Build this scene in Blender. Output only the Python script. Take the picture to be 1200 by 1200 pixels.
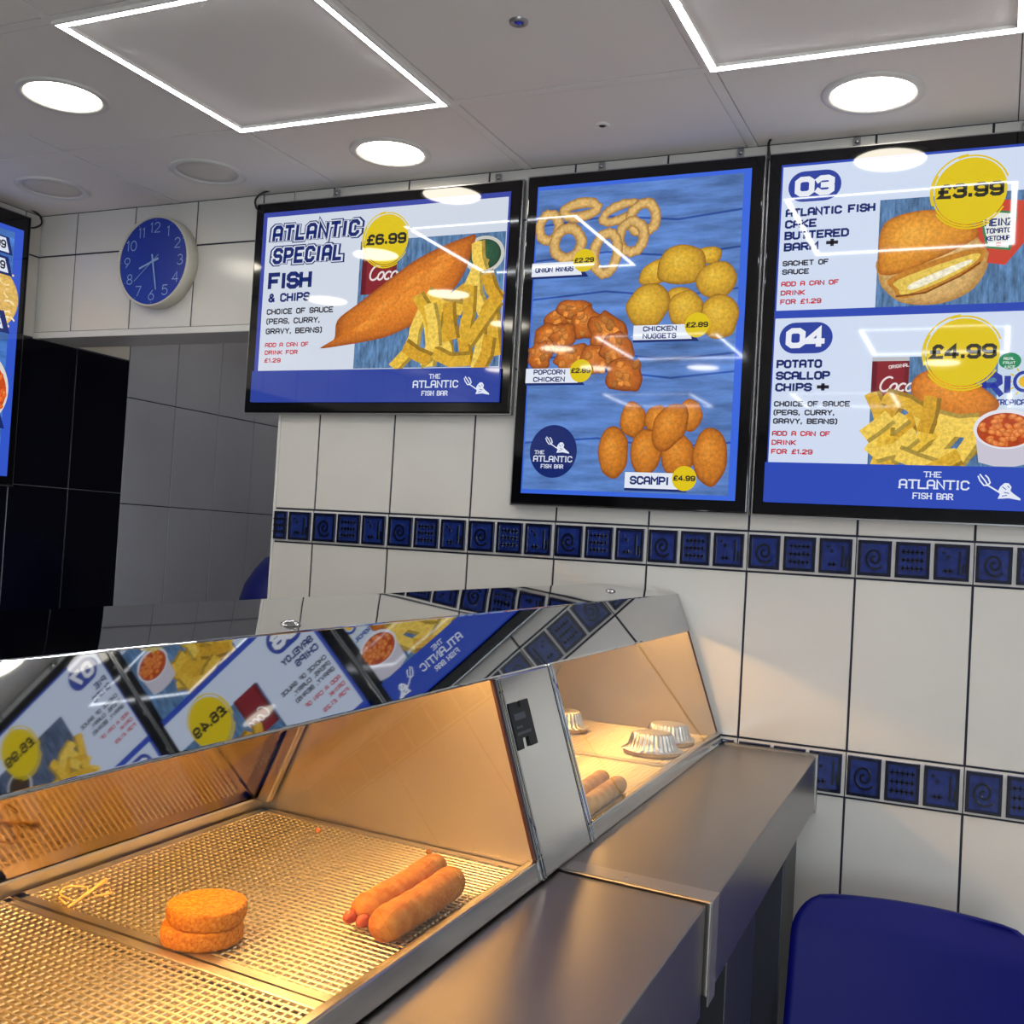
import bpy, bmesh, math, random
from mathutils import Matrix, Vector
from mathutils.geometry import tessellate_polygon
random.seed(7)
for o in list(bpy.data.objects): bpy.data.objects.remove(o, do_unlink=True)
SC = bpy.context.scene
COL = SC.collection
PI = math.pi

# ------------------------------------------------------------------ camera, world, exposure
cd = bpy.data.cameras.new('camera'); cam = bpy.data.objects.new('camera', cd); COL.objects.link(cam)
cd.sensor_width = 36.0; cd.lens = 1261.8/1200*36.0; cd.clip_start = 0.02
def cam_matrix(yaw, pitch, roll, loc):
    cy, sy, cp, sp = math.cos(yaw), math.sin(yaw), math.cos(pitch), math.sin(pitch)
    f = Vector((sy*cp, cy*cp, sp)); r = Vector((cy, -sy, 0)); u = r.cross(f)
    cr, sr = math.cos(roll), math.sin(roll)
    R, U = cr*r+sr*u, -sr*r+cr*u
    m = Matrix(((R.x, U.x, -f.x, loc[0]), (R.y, U.y, -f.y, loc[1]), (R.z, U.z, -f.z, loc[2]), (0, 0, 0, 1)))
    return m
cam.matrix_world = cam_matrix(-0.4243, 0.0273, 0.0574, (1.7953, -2.5918, 1.4532))
SC.camera = cam
w = bpy.data.worlds.new('world'); SC.world = w; w.use_nodes = True
w.node_tree.nodes['Background'].inputs[0].default_value = (0.5, 0.6, 0.8, 1)
w.node_tree.nodes['Background'].inputs[1].default_value = 0.3
SC.view_settings.view_transform = 'Standard'; SC.view_settings.look = 'None'
SC.view_settings.exposure = 0.0; SC.view_settings.gamma = 1.0; SC.view_settings.use_curve_mapping = False
SC.cycles.max_bounces = 10; SC.cycles.diffuse_bounces = 4; SC.cycles.glossy_bounces = 6
SC.cycles.sample_clamp_indirect = 6.0; SC.cycles.caustics_reflective = True
ld = bpy.data.lights.new('added_daylight_fill', 'AREA'); lo = bpy.data.objects.new('added_daylight_fill', ld); COL.objects.link(lo)   # cool fill lamp added behind the viewer to brighten room and ceiling
ld.shape = 'RECTANGLE'; ld.size = 1.5; ld.size_y = 1.7; ld.energy = 90.0; ld.color = (0.80, 0.90, 1.0)
lo.location = (3.45, -6.32, 1.3); lo.rotation_euler = (math.radians(90), 0, 0)
LED = 34.0        # ceiling strip radiance
DOWN = 24.0       # downlight radiance
HEAT = 48.0      # heat-lamp tube radiance
SCREEN = 0.92     # menu screen white

# ------------------------------------------------------------------ materials
def lin(c):
    o = []
    for v in c:
        v /= 255.0
        o.append(v/12.92 if v <= 0.04045 else ((v+0.055)/1.055)**2.4)
    return (o[0], o[1], o[2], 1.0)
def mat(name, rgb, rough=0.5, metal=0.0, spec=0.5, bump=None, vary=None, rvary=None, aniso=0.0, coat=0.0):
    m = bpy.data.materials.new(name); m.use_nodes = True
    nt = m.node_tree; b = nt.nodes['Principled BSDF']
    b.inputs['Base Color'].default_value = lin(rgb); b.inputs['Roughness'].default_value = rough
    b.inputs['Metallic'].default_value = metal; b.inputs['Specular IOR Level'].default_value = spec
    b.inputs['Coat Weight'].default_value = coat
    if aniso: b.inputs['Anisotropic'].default_value = aniso
    tc = nt.nodes.new('ShaderNodeTexCoord')
    def noise(scale, detail=3.0, stretch=None):
        n = nt.nodes.new('ShaderNodeTexNoise'); n.inputs['Scale'].default_value = scale; n.inputs['Detail'].default_value = detail
        if stretch:
            mp = nt.nodes.new('ShaderNodeMapping'); mp.inputs['Scale'].default_value = stretch
            nt.links.new(tc.outputs['Object'], mp.inputs[0]); nt.links.new(mp.outputs[0], n.inputs[0])
        else: nt.links.new(tc.outputs['Object'], n.inputs[0])
        return n
    if bump:
        n = noise(bump[0], bump[2] if len(bump) > 2 else 3.0, bump[3] if len(bump) > 3 else None)
        bp = nt.nodes.new('ShaderNodeBump'); bp.inputs['Strength'].default_value = 1.0; bp.inputs['Distance'].default_value = bump[1]
        nt.links.new(n.outputs[0], bp.inputs['Height']); nt.links.new(bp.outputs[0], b.inputs['Normal'])
    if vary:
        n = noise(vary[0], 4.0, vary[3] if len(vary) > 3 else None)
        r = nt.nodes.new('ShaderNodeValToRGB'); r.color_ramp.elements[0].position = 0.3; r.color_ramp.elements[1].position = 0.7
        r.color_ramp.elements[0].color = lin(vary[1]); r.color_ramp.elements[1].color = lin(vary[2])
        nt.links.new(n.outputs[0], r.inputs[0]); nt.links.new(r.outputs[0], b.inputs['Base Color'])
    if rvary:
        n = noise(rvary[0], 4.0, rvary[3] if len(rvary) > 3 else None)
        mr = nt.nodes.new('ShaderNodeMapRange'); mr.inputs[3].default_value = rvary[1]; mr.inputs[4].default_value = rvary[2]
        nt.links.new(n.outputs[0], mr.inputs[0]); nt.links.new(mr.outputs[0], b.inputs['Roughness'])
    return m
def emit(name, rgb, strength):
    m = bpy.data.materials.new(name); m.use_nodes = True; nt = m.node_tree
    b = nt.nodes['Principled BSDF']; b.inputs['Base Color'].default_value = (.8, .8, .8, 1)
    b.inputs['Emission Color'].default_value = lin(rgb); b.inputs['Emission Strength'].default_value = strength
    return m
M = {}
M['tile'] = mat('white_glazed_tile', (218, 214, 208), 0.16, bump=(7, 0.0006, 2), vary=(2.3, (214, 210, 204), (222, 218, 212)))
M['grout'] = mat('navy_grout', (30, 36, 58), 0.8)
M['bandbase'] = mat('white_band', (216, 212, 206), 0.2)
M['blue'] = mat('cobalt_relief_glaze', (24, 42, 112), 0.14, vary=(60, (18, 34, 96), (30, 52, 130)), bump=(90, 0.0006), coat=0.3)
M['bluedark'] = mat('dark_relief_glaze', (8, 14, 40), 0.15, coat=0.3)
M['greytile'] = mat('grey_wall_tile', (172, 174, 188), 0.3, bump=(7, 0.0005, 2), vary=(2.5, (167, 169, 183), (177, 179, 193)))
M['darktile'] = mat('black_navy_tile', (7, 8, 22), 0.16)
M['palegrout'] = mat('pale_grout', (120, 122, 128), 0.8)
M['plastic'] = mat('white_plastic', (222, 220, 216), 0.35)
M['ceil'] = mat('vinyl_ceiling_tile', (238, 233, 229), 0.75, bump=(260, 0.0004))
M['tbar'] = mat('ceiling_grid', (236, 232, 228), 0.6)
M['gap'] = mat('ceiling_gap', (70, 66, 64), 0.9)
M['floor'] = mat('floor_tile', (204, 202, 198), 0.35, vary=(5, (198, 196, 192), (210, 208, 204)))
M['black'] = mat('black_gloss', (6, 6, 9), 0.06)
M['blackmatt'] = mat('black_plastic', (14, 14, 16), 0.45)
M['silver'] = mat('silver_edge', (165, 165, 168), 0.3, metal=0.9)
M['chrome'] = mat('polished_steel', (178, 180, 182), 0.045, metal=1.0, bump=(3.2, 0.0012, 1.0, (1.0, 0.55, 1.0)), rvary=(3, 0.012, 0.03))
M['steel'] = mat('brushed_steel', (176, 172, 168), 0.3, metal=1.0, bump=(55, 0.00025, 4, (1, 30, 1)), rvary=(3, 0.3, 0.4))
M['counter'] = mat('worktop_steel', (150, 146, 144), 0.3, metal=1.0, rvary=(1.5, 0.29, 0.35))
M['walls'] = mat('cabinet_inner_steel', (205, 196, 184), 0.36, metal=1.0, bump=(40, 0.0004, 4, (14, 1, 2)), rvary=(6, 0.3, 0.46))
M['wire'] = mat('wire_mesh_steel', (226, 216, 194), 0.42, metal=1.0)
M['leg'] = mat('grey_steel_leg', (74, 76, 82), 0.45, metal=0.6)
M['seal'] = mat('dark_red_seal', (70, 20, 12), 0.5)
M['panel'] = mat('divider_steel', (196, 194, 190), 0.16, metal=1.0, rvary=(8, 0.12, 0.2))
M['chair'] = mat('blue_chair_plastic', (2, 10, 108), 0.5, spec=.25, bump=(400, 0.0002))
M['binblue'] = mat('navy_plastic', (24, 34, 120), 0.45)
M['boxblue'] = mat('royal_blue_panel', (14, 20, 130), 0.35)
M['white'] = mat('white_print', (230, 232, 238), 0.5)
M['clockblue'] = mat('clock_face_blue', (18, 52, 160), 0.3)
M['clockwhite'] = mat('clock_print', (150, 182, 226), 0.5)
M['clockrim'] = mat('clock_case', (206, 202, 190), 0.35)
M['led'] = emit('led_strip', (246, 250, 255), LED)
M['down'] = emit('downlight_on', (255, 246, 226), DOWN)
M['downoff'] = mat('downlight_off', (214, 208, 200), 0.4)
M['heat'] = emit('quartz_tube', (255, 196, 118), HEAT)
M['lens'] = mat('blue_lens', (40, 70, 220), 0.1)
M['breadcrumb'] = mat('breadcrumb', (214, 138, 46), 0.85, spec=.2, bump=(620, 0.0035, 3), vary=(260, (192, 104, 24), (234, 160, 60)))
M['batter'] = mat('sausage_batter', (200, 122, 50), 0.7, spec=.2, bump=(260, 0.003, 5), vary=(60, (184, 100, 36), (214, 144, 66)))
M['battertip'] = mat('sausage_tip', (190, 78, 34), 0.5, bump=(160, 0.0016))
M['roll'] = mat('pale_roll', (196, 142, 78), 0.55, bump=(60, 0.0016, 4), vary=(40, (176, 116, 56), (212, 164, 100)))
M['pastry'] = mat('pie_pastry', (214, 170, 104), 0.6, bump=(80, 0.001), vary=(40, (196, 146, 82), (224, 186, 124)))
M['foil'] = mat('foil', (216, 216, 218), 0.36, metal=1.0, bump=(90, 0.001, 3))
M['wood'] = mat('birch_stick', (226, 186, 112), 0.6)
M['labelblack'] = mat('black_label', (14, 18, 24), 0.5, spec=.25)
M['labelprint'] = mat('grey_label_print', (58, 66, 76), 0.5)
def glass():
    m = bpy.data.materials.new('clear_glass'); m.use_nodes = True; nt = m.node_tree
    for n in list(nt.nodes):
        if n.type != 'OUTPUT_MATERIAL': nt.nodes.remove(n)
    t = nt.nodes.new('ShaderNodeBsdfTransparent'); t.inputs[0].default_value = (0.97, 0.98, 0.97, 1)
    g = nt.nodes.new('ShaderNodeBsdfGlossy'); g.inputs['Roughness'].default_value = 0.01
    f = nt.nodes.new('ShaderNodeFresnel'); f.inputs[0].default_value = 1.35
    x = nt.nodes.new('ShaderNodeMixShader')
    ge = nt.nodes.new('ShaderNodeNewGeometry'); iv = nt.nodes.new('ShaderNodeMath'); iv.operation = 'SUBTRACT'; iv.inputs[0].default_value = 1.0
    mu = nt.nodes.new('ShaderNodeMath'); mu.operation = 'MULTIPLY'
    nt.links.new(ge.outputs['Backfacing'], iv.inputs[1]); nt.links.new(f.outputs[0], mu.inputs[0]); nt.links.new(iv.outputs[0], mu.inputs[1])
    nt.links.new(mu.outputs[0], x.inputs[0]); nt.links.new(t.outputs[0], x.inputs[1]); nt.links.new(g.outputs[0], x.inputs[2])
    nt.links.new(x.outputs[0], nt.nodes['Material Output'].inputs[0]); return m
M['glass'] = glass()
M['backglass'] = mat('smoked_back_door', (120, 104, 88), 0.08, metal=1.0, rvary=(6, 0.05, 0.16))
def display_mat(name, grain, scale, stretch):
    m = bpy.data.materials.new(name); m.use_nodes = True; nt = m.node_tree; b = nt.nodes['Principled BSDF']
    b.inputs['Base Color'].default_value = (0.004, 0.004, 0.006, 1); b.inputs['Roughness'].default_value = 0.035
    b.inputs['Specular IOR Level'].default_value = 0.5
    a = nt.nodes.new('ShaderNodeVertexColor'); a.layer_name = 'Col'
    src = a.outputs[0]
    if grain:
        tc = nt.nodes.new('ShaderNodeTexCoord'); mp = nt.nodes.new('ShaderNodeMapping'); mp.inputs['Scale'].default_value = stretch
        n = nt.nodes.new('ShaderNodeTexNoise'); n.inputs['Scale'].default_value = scale; n.inputs['Detail'].default_value = 5; n.inputs['Roughness'].default_value = 0.65
        mr = nt.nodes.new('ShaderNodeMapRange'); mr.inputs[1].default_value = 0.25; mr.inputs[2].default_value = 0.75
        mr.inputs[3].default_value = 1-grain*.75; mr.inputs[4].default_value = 1+grain*1.3; mr.clamp = False
        mx = nt.nodes.new('ShaderNodeVectorMath'); mx.operation = 'SCALE'
        nt.links.new(tc.outputs['Object'], mp.inputs[0]); nt.links.new(mp.outputs[0], n.inputs[0]); nt.links.new(n.outputs[0], mr.inputs[0])
        nt.links.new(src, mx.inputs[0]); nt.links.new(mr.outputs[0], mx.inputs['Scale']); src = mx.outputs[0]
    nt.links.new(src, b.inputs['Emission Color']); b.inputs['Emission Strength'].default_value = SCREEN
    return m
DM = [display_mat('display_plain', 0, 1, (1, 1, 1)),
      display_mat('display_food', 0.38, 120, (1, 1, 1)),
      display_mat('display_wood_across', 0.62, 6, (1, 1, 6)),
      display_mat('display_wood_streaks', 0.95, 34, (3.4, 3.4, 0.7))]

# ------------------------------------------------------------------ mesh helpers
class MB:
    def __init__(s): s.v = []; s.f = []; s.mi = []; s.sm = []
    def add(s, vs, fs, mi=0, smooth=False):
        n = len(s.v); s.v += [tuple(p) for p in vs]
        for f in fs: s.f.append([i+n for i in f]); s.mi.append(mi); s.sm.append(smooth)
    def box(s, a, b, mi=0):
        x0, y0, z0 = a; x1, y1, z1 = b
        s.add([(x0,y0,z0),(x1,y0,z0),(x1,y1,z0),(x0,y1,z0),(x0,y0,z1),(x1,y0,z1),(x1,y1,z1),(x0,y1,z1)],
              [(0,3,2,1),(4,5,6,7),(0,1,5,4),(1,2,6,5),(2,3,7,6),(3,0,4,7)], mi)
    def tile(s, a, b, axis, bev, mi=0):
        # bevelled slab: a,b corners; front face (min side along axis sign) inset by bev
        # axis: ('y',-1) front at min y, ('x',1) front at max x, ('z',-1)
        ax, sg = axis; i = 'xyz'.index(ax); j, k = [q for q in range(3) if q != i]
        lo, hi = min(a[i], b[i]), max(a[i], b[i]); fr, bk = (lo, hi) if sg < 0 else (hi, lo)
        j0, j1 = min(a[j], b[j]), max(a[j], b[j]); k0, k1 = min(a[k], b[k]), max(a[k], b[k])
        def P(d, J, K):
            p = [0, 0, 0]; p[i] = d; p[j] = J; p[k] = K; return p
        mid = fr - sg*bev
        vs = []
        for d, e in ((bk, 0), (mid, 0), (fr, bev)):
            vs += [P(d, j0+e, k0+e), P(d, j1-e, k0+e), P(d, j1-e, k1-e), P(d, j0+e, k1-e)]
        fs = [(8,9,10,11), (3,2,1,0)]
        for r in (0, 4):
            for q in range(4): fs.append((r+q, r+(q+1) % 4, r+4+(q+1) % 4, r+4+q))
        s.add(vs, fs, mi)
    def prism(s, prof, a0, a1, fn, mi=0, smooth=False, caps=True):
        # prof: list of 2D; fn(p, t) -> 3D
        n = len(prof)
        vs = [fn(p, a0) for p in prof]+[fn(p, a1) for p in prof]
        fs = [(i, (i+1) % n, n+(i+1) % n, n+i) for i in range(n)]
        s.add(vs, fs, mi, smooth)
        if caps:
            s.add(vs[:n], [list(range(n))], mi); s.add(vs[n:], [list(range(n-1, -1, -1))], mi)
    def lathe(s, prof, c, axis='z', seg=32, mi=0, smooth=True, fn=None):
        # prof: (r, h)
        vs = []; n = len(prof)
        for k in range(seg):
            a = 2*PI*k/seg
            for i, (r, h) in enumerate(prof):
                rr = fn(r, h, a, i) if fn else r
                p = (rr*math.cos(a), rr*math.sin(a), h)
                if axis == 'y': p = (p[0], h, p[1])
                if axis == 'x': p = (h, p[0], p[1])
                vs.append((c[0]+p[0], c[1]+p[1], c[2]+p[2]))
        fs = [(k*n+i, ((k+1) % seg)*n+i, ((k+1) % seg)*n+i+1, k*n+i+1) for k in range(seg) for i in range(n-1)]
        s.add(vs, fs, mi, smooth)
    def tube(s, pts, r, seg=8, mi=0, smooth=True, cap=True):
        pts = [Vector(p) for p in pts]; rs = r if isinstance(r, (list, tuple)) else [r]*len(pts)
        vs = []; up = Vector((0.13, 0.2, 0.97)); prev = None
        for i, p in enumerate(pts):
            t = (pts[min(i+1, len(pts)-1)]-pts[max(i-1, 0)]).normalized()
            if prev is None:
                a = t.cross(up)
                if a.length < 1e-3: a = t.cross(Vector((1, 0, 0)))
            else: a = prev-t*prev.dot(t)
            a.normalize(); b = t.cross(a); prev = a
            for k in range(seg):
                q = 2*PI*k/seg; vs.append(p+(a*math.cos(q)+b*math.sin(q))*rs[i])
        fs = [(i*seg+k, i*seg+(k+1) % seg, (i+1)*seg+(k+1) % seg, (i+1)*seg+k) for i in range(len(pts)-1) for k in range(seg)]
        s.add(vs, fs, mi, smooth)
        if cap:
            n = len(pts)-1
            s.add(vs[:seg], [list(range(seg-1, -1, -1))], mi, smooth); s.add(vs[n*seg:], [list(range(seg))], mi, smooth)
def root_loc(o):
    v = Vector((0, 0, 0))
    while o is not None: v += o.location; o = o.parent
    return v
def build(name, mb, mats, parent=None, origin=None, recalc=True):
    me = bpy.data.meshes.new(name); o = bpy.data.objects.new(name, me); COL.objects.link(o)
    base = root_loc(parent) if parent is not None else Vector((0, 0, 0))
    org = Vector(origin) if origin is not None else base
    o.parent = parent; o.location = org-base
    me.from_pydata([tuple(Vector(p)-org) for p in mb.v], [], mb.f)
    if not isinstance(mats, (list, tuple)): mats = [mats]
    for m in mats: me.materials.append(m)
    for p, mi, sm in zip(me.polygons, mb.mi, mb.sm): p.material_index = mi; p.use_smooth = sm
    if recalc:
        bm = bmesh.new(); bm.from_mesh(me); bmesh.ops.remove_doubles(bm, verts=bm.verts, dist=1e-6)
        bmesh.ops.recalc_face_normals(bm, faces=bm.faces); bm.to_mesh(me); bm.free()
    me.update(); return o
def bevel(o, wdt, seg=2, angle=0.6):
    m = o.modifiers.new('bevel', 'BEVEL'); m.width = wdt; m.segments = seg; m.limit_method = 'ANGLE'; m.angle_limit = angle
    for p in o.data.polygons: p.use_smooth = False
    return o
def tag(o, label, cat=None, group=None, kind=None):
    if label: o['label'] = label
    if cat: o['category'] = cat
    if group: o['group'] = group
    if kind: o['kind'] = kind
    return o
def empty(name, loc, label=None, cat=None, group=None):
    o = bpy.data.objects.new(name, None); COL.objects.link(o); o.location = loc; o.empty_display_size = 0.05
    return tag(o, label, cat, group)
def copy_tree(o, loc=None, parent=None):
    c = o.copy(); COL.objects.link(c); c.parent = parent
    if loc is not None: c.location = loc
    for ch in [x for x in bpy.data.objects if x.parent == o]: copy_tree(ch, None, c)
    return c

# ------------------------------------------------------------------ stroke lettering
def arc(cx, cy, rx, ry, a0, a1, n=14):
    return [(cx+rx*math.cos(math.radians(a0+(a1-a0)*i/n)), cy+ry*math.sin(math.radians(a0+(a1-a0)*i/n))) for i in range(n+1)]
OCT = [(1,0),(3,0),(4,1),(4,5),(3,6),(1,6),(0,5),(0,1),(1,0)]
G = {
 'A': [[(0,0),(0,5),(1,6),(3,6),(4,5),(4,0)],[(0,2.4),(4,2.4)]], 'B': [[(0,0),(0,6),(3,6),(4,5.2),(4,3.9),(3.2,3.1),(4,2.3),(4,.8),(3,0),(0,0)],[(0,3.1),(3.2,3.1)]],
 'C': [[(4,1.4),(4,1),(3,0),(1,0),(0,1),(0,5),(1,6),(3,6),(4,5),(4,4.6)]], 'D': [[(0,0),(0,6),(2.8,6),(4,4.8),(4,1.2),(2.8,0),(0,0)]],
 'E': [[(4,0),(0,0),(0,6),(4,6)],[(0,3),(3.2,3)]], 'F': [[(0,0),(0,6),(4,6)],[(0,2.9),(3.2,2.9)]],
 'G': [[(4,4.6),(4,5),(3,6),(1,6),(0,5),(0,1),(1,0),(3,0),(4,1),(4,2.8),(2.2,2.8)]], 'H': [[(0,0),(0,6)],[(4,0),(4,6)],[(0,3),(4,3)]],
 'I': [[(0.6,0),(0.6,6)]], 'J': [[(0,1.4),(0,1),(1,0),(3,0),(4,1),(4,6)]], 'K': [[(0,0),(0,6)],[(4,6),(.6,3),(4,0)]], 'L': [[(0,6),(0,0),(3.6,0)]],
 'M': [[(0,0),(0,6),(2.3,3),(4.6,6),(4.6,0)]], 'N': [[(0,0),(0,6),(4,0),(4,6)]], 'O': [OCT], 'P': [[(0,0),(0,6),(3,6),(4,5.2),(4,3.4),(3,2.6),(0,2.6)]],
 'Q': [OCT,[(2.4,1.6),(4.2,-.4)]], 'R': [[(0,0),(0,6),(3,6),(4,5.2),(4,3.6),(3,2.8),(0,2.8)],[(2.2,2.8),(4,0)]],
 'S': [[(0,1.3),(0,.9),(1,0),(3,0),(4,1),(4,2.2),(3.2,3),(.8,3),(0,3.8),(0,5),(1,6),(3,6),(4,5.1),(4,4.7)]], 'T': [[(2,0),(2,6)],[(0,6),(4,6)]],
 'U': [[(0,6),(0,1),(1,0),(3,0),(4,1),(4,6)]], 'V': [[(0,6),(2,0),(4,6)]], 'W': [[(0,6),(1.1,0),(2.4,4),(3.7,0),(4.8,6)]], 'X': [[(0,0),(4,6)],[(0,6),(4,0)]],
 'Y': [[(0,6),(2,3),(4,6)],[(2,3),(2,0)]], 'Z': [[(0,6),(4,6),(0,0),(4,0)]],
 '0': [OCT], '1': [[(0,4.8),(1.2,6),(1.2,0)]], '2': [[(0,4.7),(0,5),(1,6),(3,6),(4,5),(4,3.9),(0,.6),(0,0),(4,0)]],
 '3': [[(0,5),(1,6),(3,6),(4,5.2),(4,3.9),(3.2,3.1),(4,2.3),(4,.9),(3,0),(1,0),(0,1)],[(1.4,3.1),(3.2,3.1)]], '4': [[(3,0),(3,6),(0,2.2),(0,1.6),(4.2,1.6)]],
 '5': [[(4,6),(.2,6),(.2,3.4),(3,3.4),(4,2.5),(4,1),(3,0),(1,0),(0,1)]], '6': [[(3.8,5.2),(3,6),(1,6),(0,5),(0,1),(1,0),(3,0),(4,1),(4,2.5),(3,3.4),(0,3.4)]],
 '7': [[(0,6),(4,6),(1.6,0)]], '8': [[(1,0),(3,0),(4,1),(4,2.2),(3.2,3.1),(4,4),(4,5),(3,6),(1,6),(0,5),(0,4),(.8,3.1),(0,2.2),(0,1),(1,0)],[(.8,3.1),(3.2,3.1)]],
 '9': [[(.2,.8),(1,0),(3,0),(4,1),(4,5),(3,6),(1,6),(0,5),(0,3.5),(1,2.6),(4,2.6)]],
 '\u00a3': [[(4,5),(3.2,6),(2,6),(1.1,5),(1.1,1.2),(.1,0),(4,0)],[(0,2.9),(3,2.9)]], '.': [[(0.3,0),(0.3,.9)]], ',': [[(0.4,.8),(0.1,-.8)]],
 '(': [[(1.2,6.6),(0,5.2),(0,.6),(1.2,-.8)]], ')': [[(0,6.6),(1.2,5.2),(1.2,.6),(0,-.8)]], '+': [[(0,3),(4,3)],[(2,1),(2,5)]],
 '&': [[(4.2,0),(.8,4.2),(.8,5.2),(1.5,6),(2.4,6),(3,5.2),(3,4.3),(0,2),(0,.9),(.9,0),(2.4,0),(4,2.4)]], '-': [[(0,3),(3,3)]],
}
GW = {'I': 1.2, '1': 1.6, '.': .6, ',': .6, '(': 1.2, ')': 1.2, 'M': 4.6, 'W': 4.8, '4': 4.2, '&': 4.2, 'L': 3.6, '-': 3, ' ': 2.6}
ROUND = {
 '0': [arc(2,3,2,3,90,450,26)], '1': [[(0,5),(1,6),(1,0)]], '2': [arc(1.9,4.3,1.8,1.7,165,-35,14)+[(.1,0),(3.9,0)]],
 '3': [arc(1.9,4.5,1.6,1.5,150,-80,14)+arc(1.9,1.6,1.9,1.6,80,-150,14)], '4': [[(3,0),(3,6),(0,1.7),(4,1.7)]],
 '5': [[(3.6,6),(.7,6),(.4,3.4)]+arc(1.9,2,2,2,130,-150,16)], '6': [[(2.9,6),(.4,2.9)]+arc(2,1.9,1.9,1.9,150,-210,24)],
 '7': [[(0,6),(3.8,6),(1.2,0)]], '8': [arc(2,4.5,1.5,1.5,90,450,22),arc(2,1.5,1.9,1.5,90,450,22)], '9': [[(1.1,0),(3.6,3.1)]+arc(2,4.1,1.9,1.9,-30,330,24)],
}
def strip(pl, t, cap=0.0):
    # polyline -> list of quads, mitred
    closed = len(pl) > 2 and abs(pl[0][0]-pl[-1][0])+abs(pl[0][1]-pl[-1][1]) < 1e-6
    P = [Vector(p) for p in (pl[:-1] if closed else pl)]; n = len(P); L = []; R = []
    for i in range(n):
        a = P[i-1] if (i > 0 or closed) else None; b = P[(i+1) % n] if (i < n-1 or closed) else None
        d1 = (P[i]-a).normalized() if a is not None else None; d2 = (b-P[i]).normalized() if b is not None else None
        if d1 is None: d1 = d2; 
        if d2 is None: d2 = d1
        m = d1+d2
        if m.length < 1e-4: m = d1
        m.normalize(); nn = Vector((-m.y, m.x)); k = nn.dot(Vector((-d1.y, d1.x)))
        s = t/2/max(k, 0.5); p = P[i]
        if not closed and cap:
            if i == 0: p = p-d2*cap
            if i == n-1: p = p+d1*cap
        L.append(p+nn*s); R.append(p-nn*s)
    return [[L[i], R[i], R[(i+1) % n], L[(i+1) % n]] for i in range(n if closed else n-1)]
def text_w(s, h, sp=1.6, font=G):
    k = h/6.0; return sum((GW.get(c, 4)+sp)*k for c in s)-sp*k
def text_q(s, x, y, h, t, width=None, sp=1.6, skew=0.0, rot=0.0, font=G, serif=0.0, anchor='l', cap=None):
    # x,y: lower left; h: cap height; t: stroke as a share of h; width: total width to fit
    k = h/6.0; W = text_w(s, h, sp, font); fx = (width/W) if width else 1.0
    if anchor == 'c': x -= W*fx/2*math.cos(rot); y -= W*fx/2*math.sin(rot)
    out = []; cx = 0.0; tt = t*h; inset = tt/2
    if cap is None: cap = tt/2*0.6
    sy = (h-tt)/h
    for c in s:
        if c != ' ':
            for pl in font.get(c, G.get(c, [])):
                pts = [((cx+p[0]*k)*fx, inset+p[1]*k*sy) for p in pl]
                pts = [(p[0]+p[1]*skew, p[1]) for p in pts]
                out += strip(pts, tt, cap)
                if serif and not (abs(pts[0][0]-pts[-1][0])+abs(pts[0][1]-pts[-1][1]) < 1e-6):
                    for e in (pts[0], pts[-1]):
                        if e[1] < h*0.2 or e[1] > h*0.8: out += strip([(e[0]-serif*h, e[1]), (e[0]+serif*h, e[1])], tt*0.8)
        cx += (GW.get(c, 4)+sp)*k
    ca, sa = math.cos(rot), math.sin(rot)
    return [[(x+p[0]*ca-p[1]*sa, y+p[0]*sa+p[1]*ca) for p in q] for q in out]
def smooth_closed(pts, n=6):
    out = []; N = len(pts)
    for i in range(N):
        p0, p1, p2, p3 = [Vector(pts[(i+j-1) % N]) for j in range(4)]
        for k in range(n):
            t = k/n; out.append(0.5*((2*p1)+(p2-p0)*t+(2*p0-5*p1+4*p2-p3)*t*t+(3*p1-p0-3*p2+p3)*t**3))
    return [(p.x, p.y) for p in out]
def ell(cx, cy, rx, ry, n=40, rot=0.0):
    o = []
    for i in range(n):
        a = 2*PI*i/n; p = (rx*math.cos(a), ry*math.sin(a)); o.append((cx+p[0]*math.cos(rot)-p[1]*math.sin(rot), cy+p[0]*math.sin(rot)+p[1]*math.cos(rot)))
    return o
def lumpy(cx, cy, rx, ry, amp=.1, n=14, rot=0.0, seed=0):
    rr = random.Random(seed); o = []
    for i in range(n):
        a = 2*PI*i/n; s = 1+rr.uniform(-amp, amp); p = (rx*s*math.cos(a), ry*s*math.sin(a))
        o.append((cx+p[0]*math.cos(rot)-p[1]*math.sin(rot), cy+p[0]*math.sin(rot)+p[1]*math.cos(rot)))
    return smooth_closed(o, 4)

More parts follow.
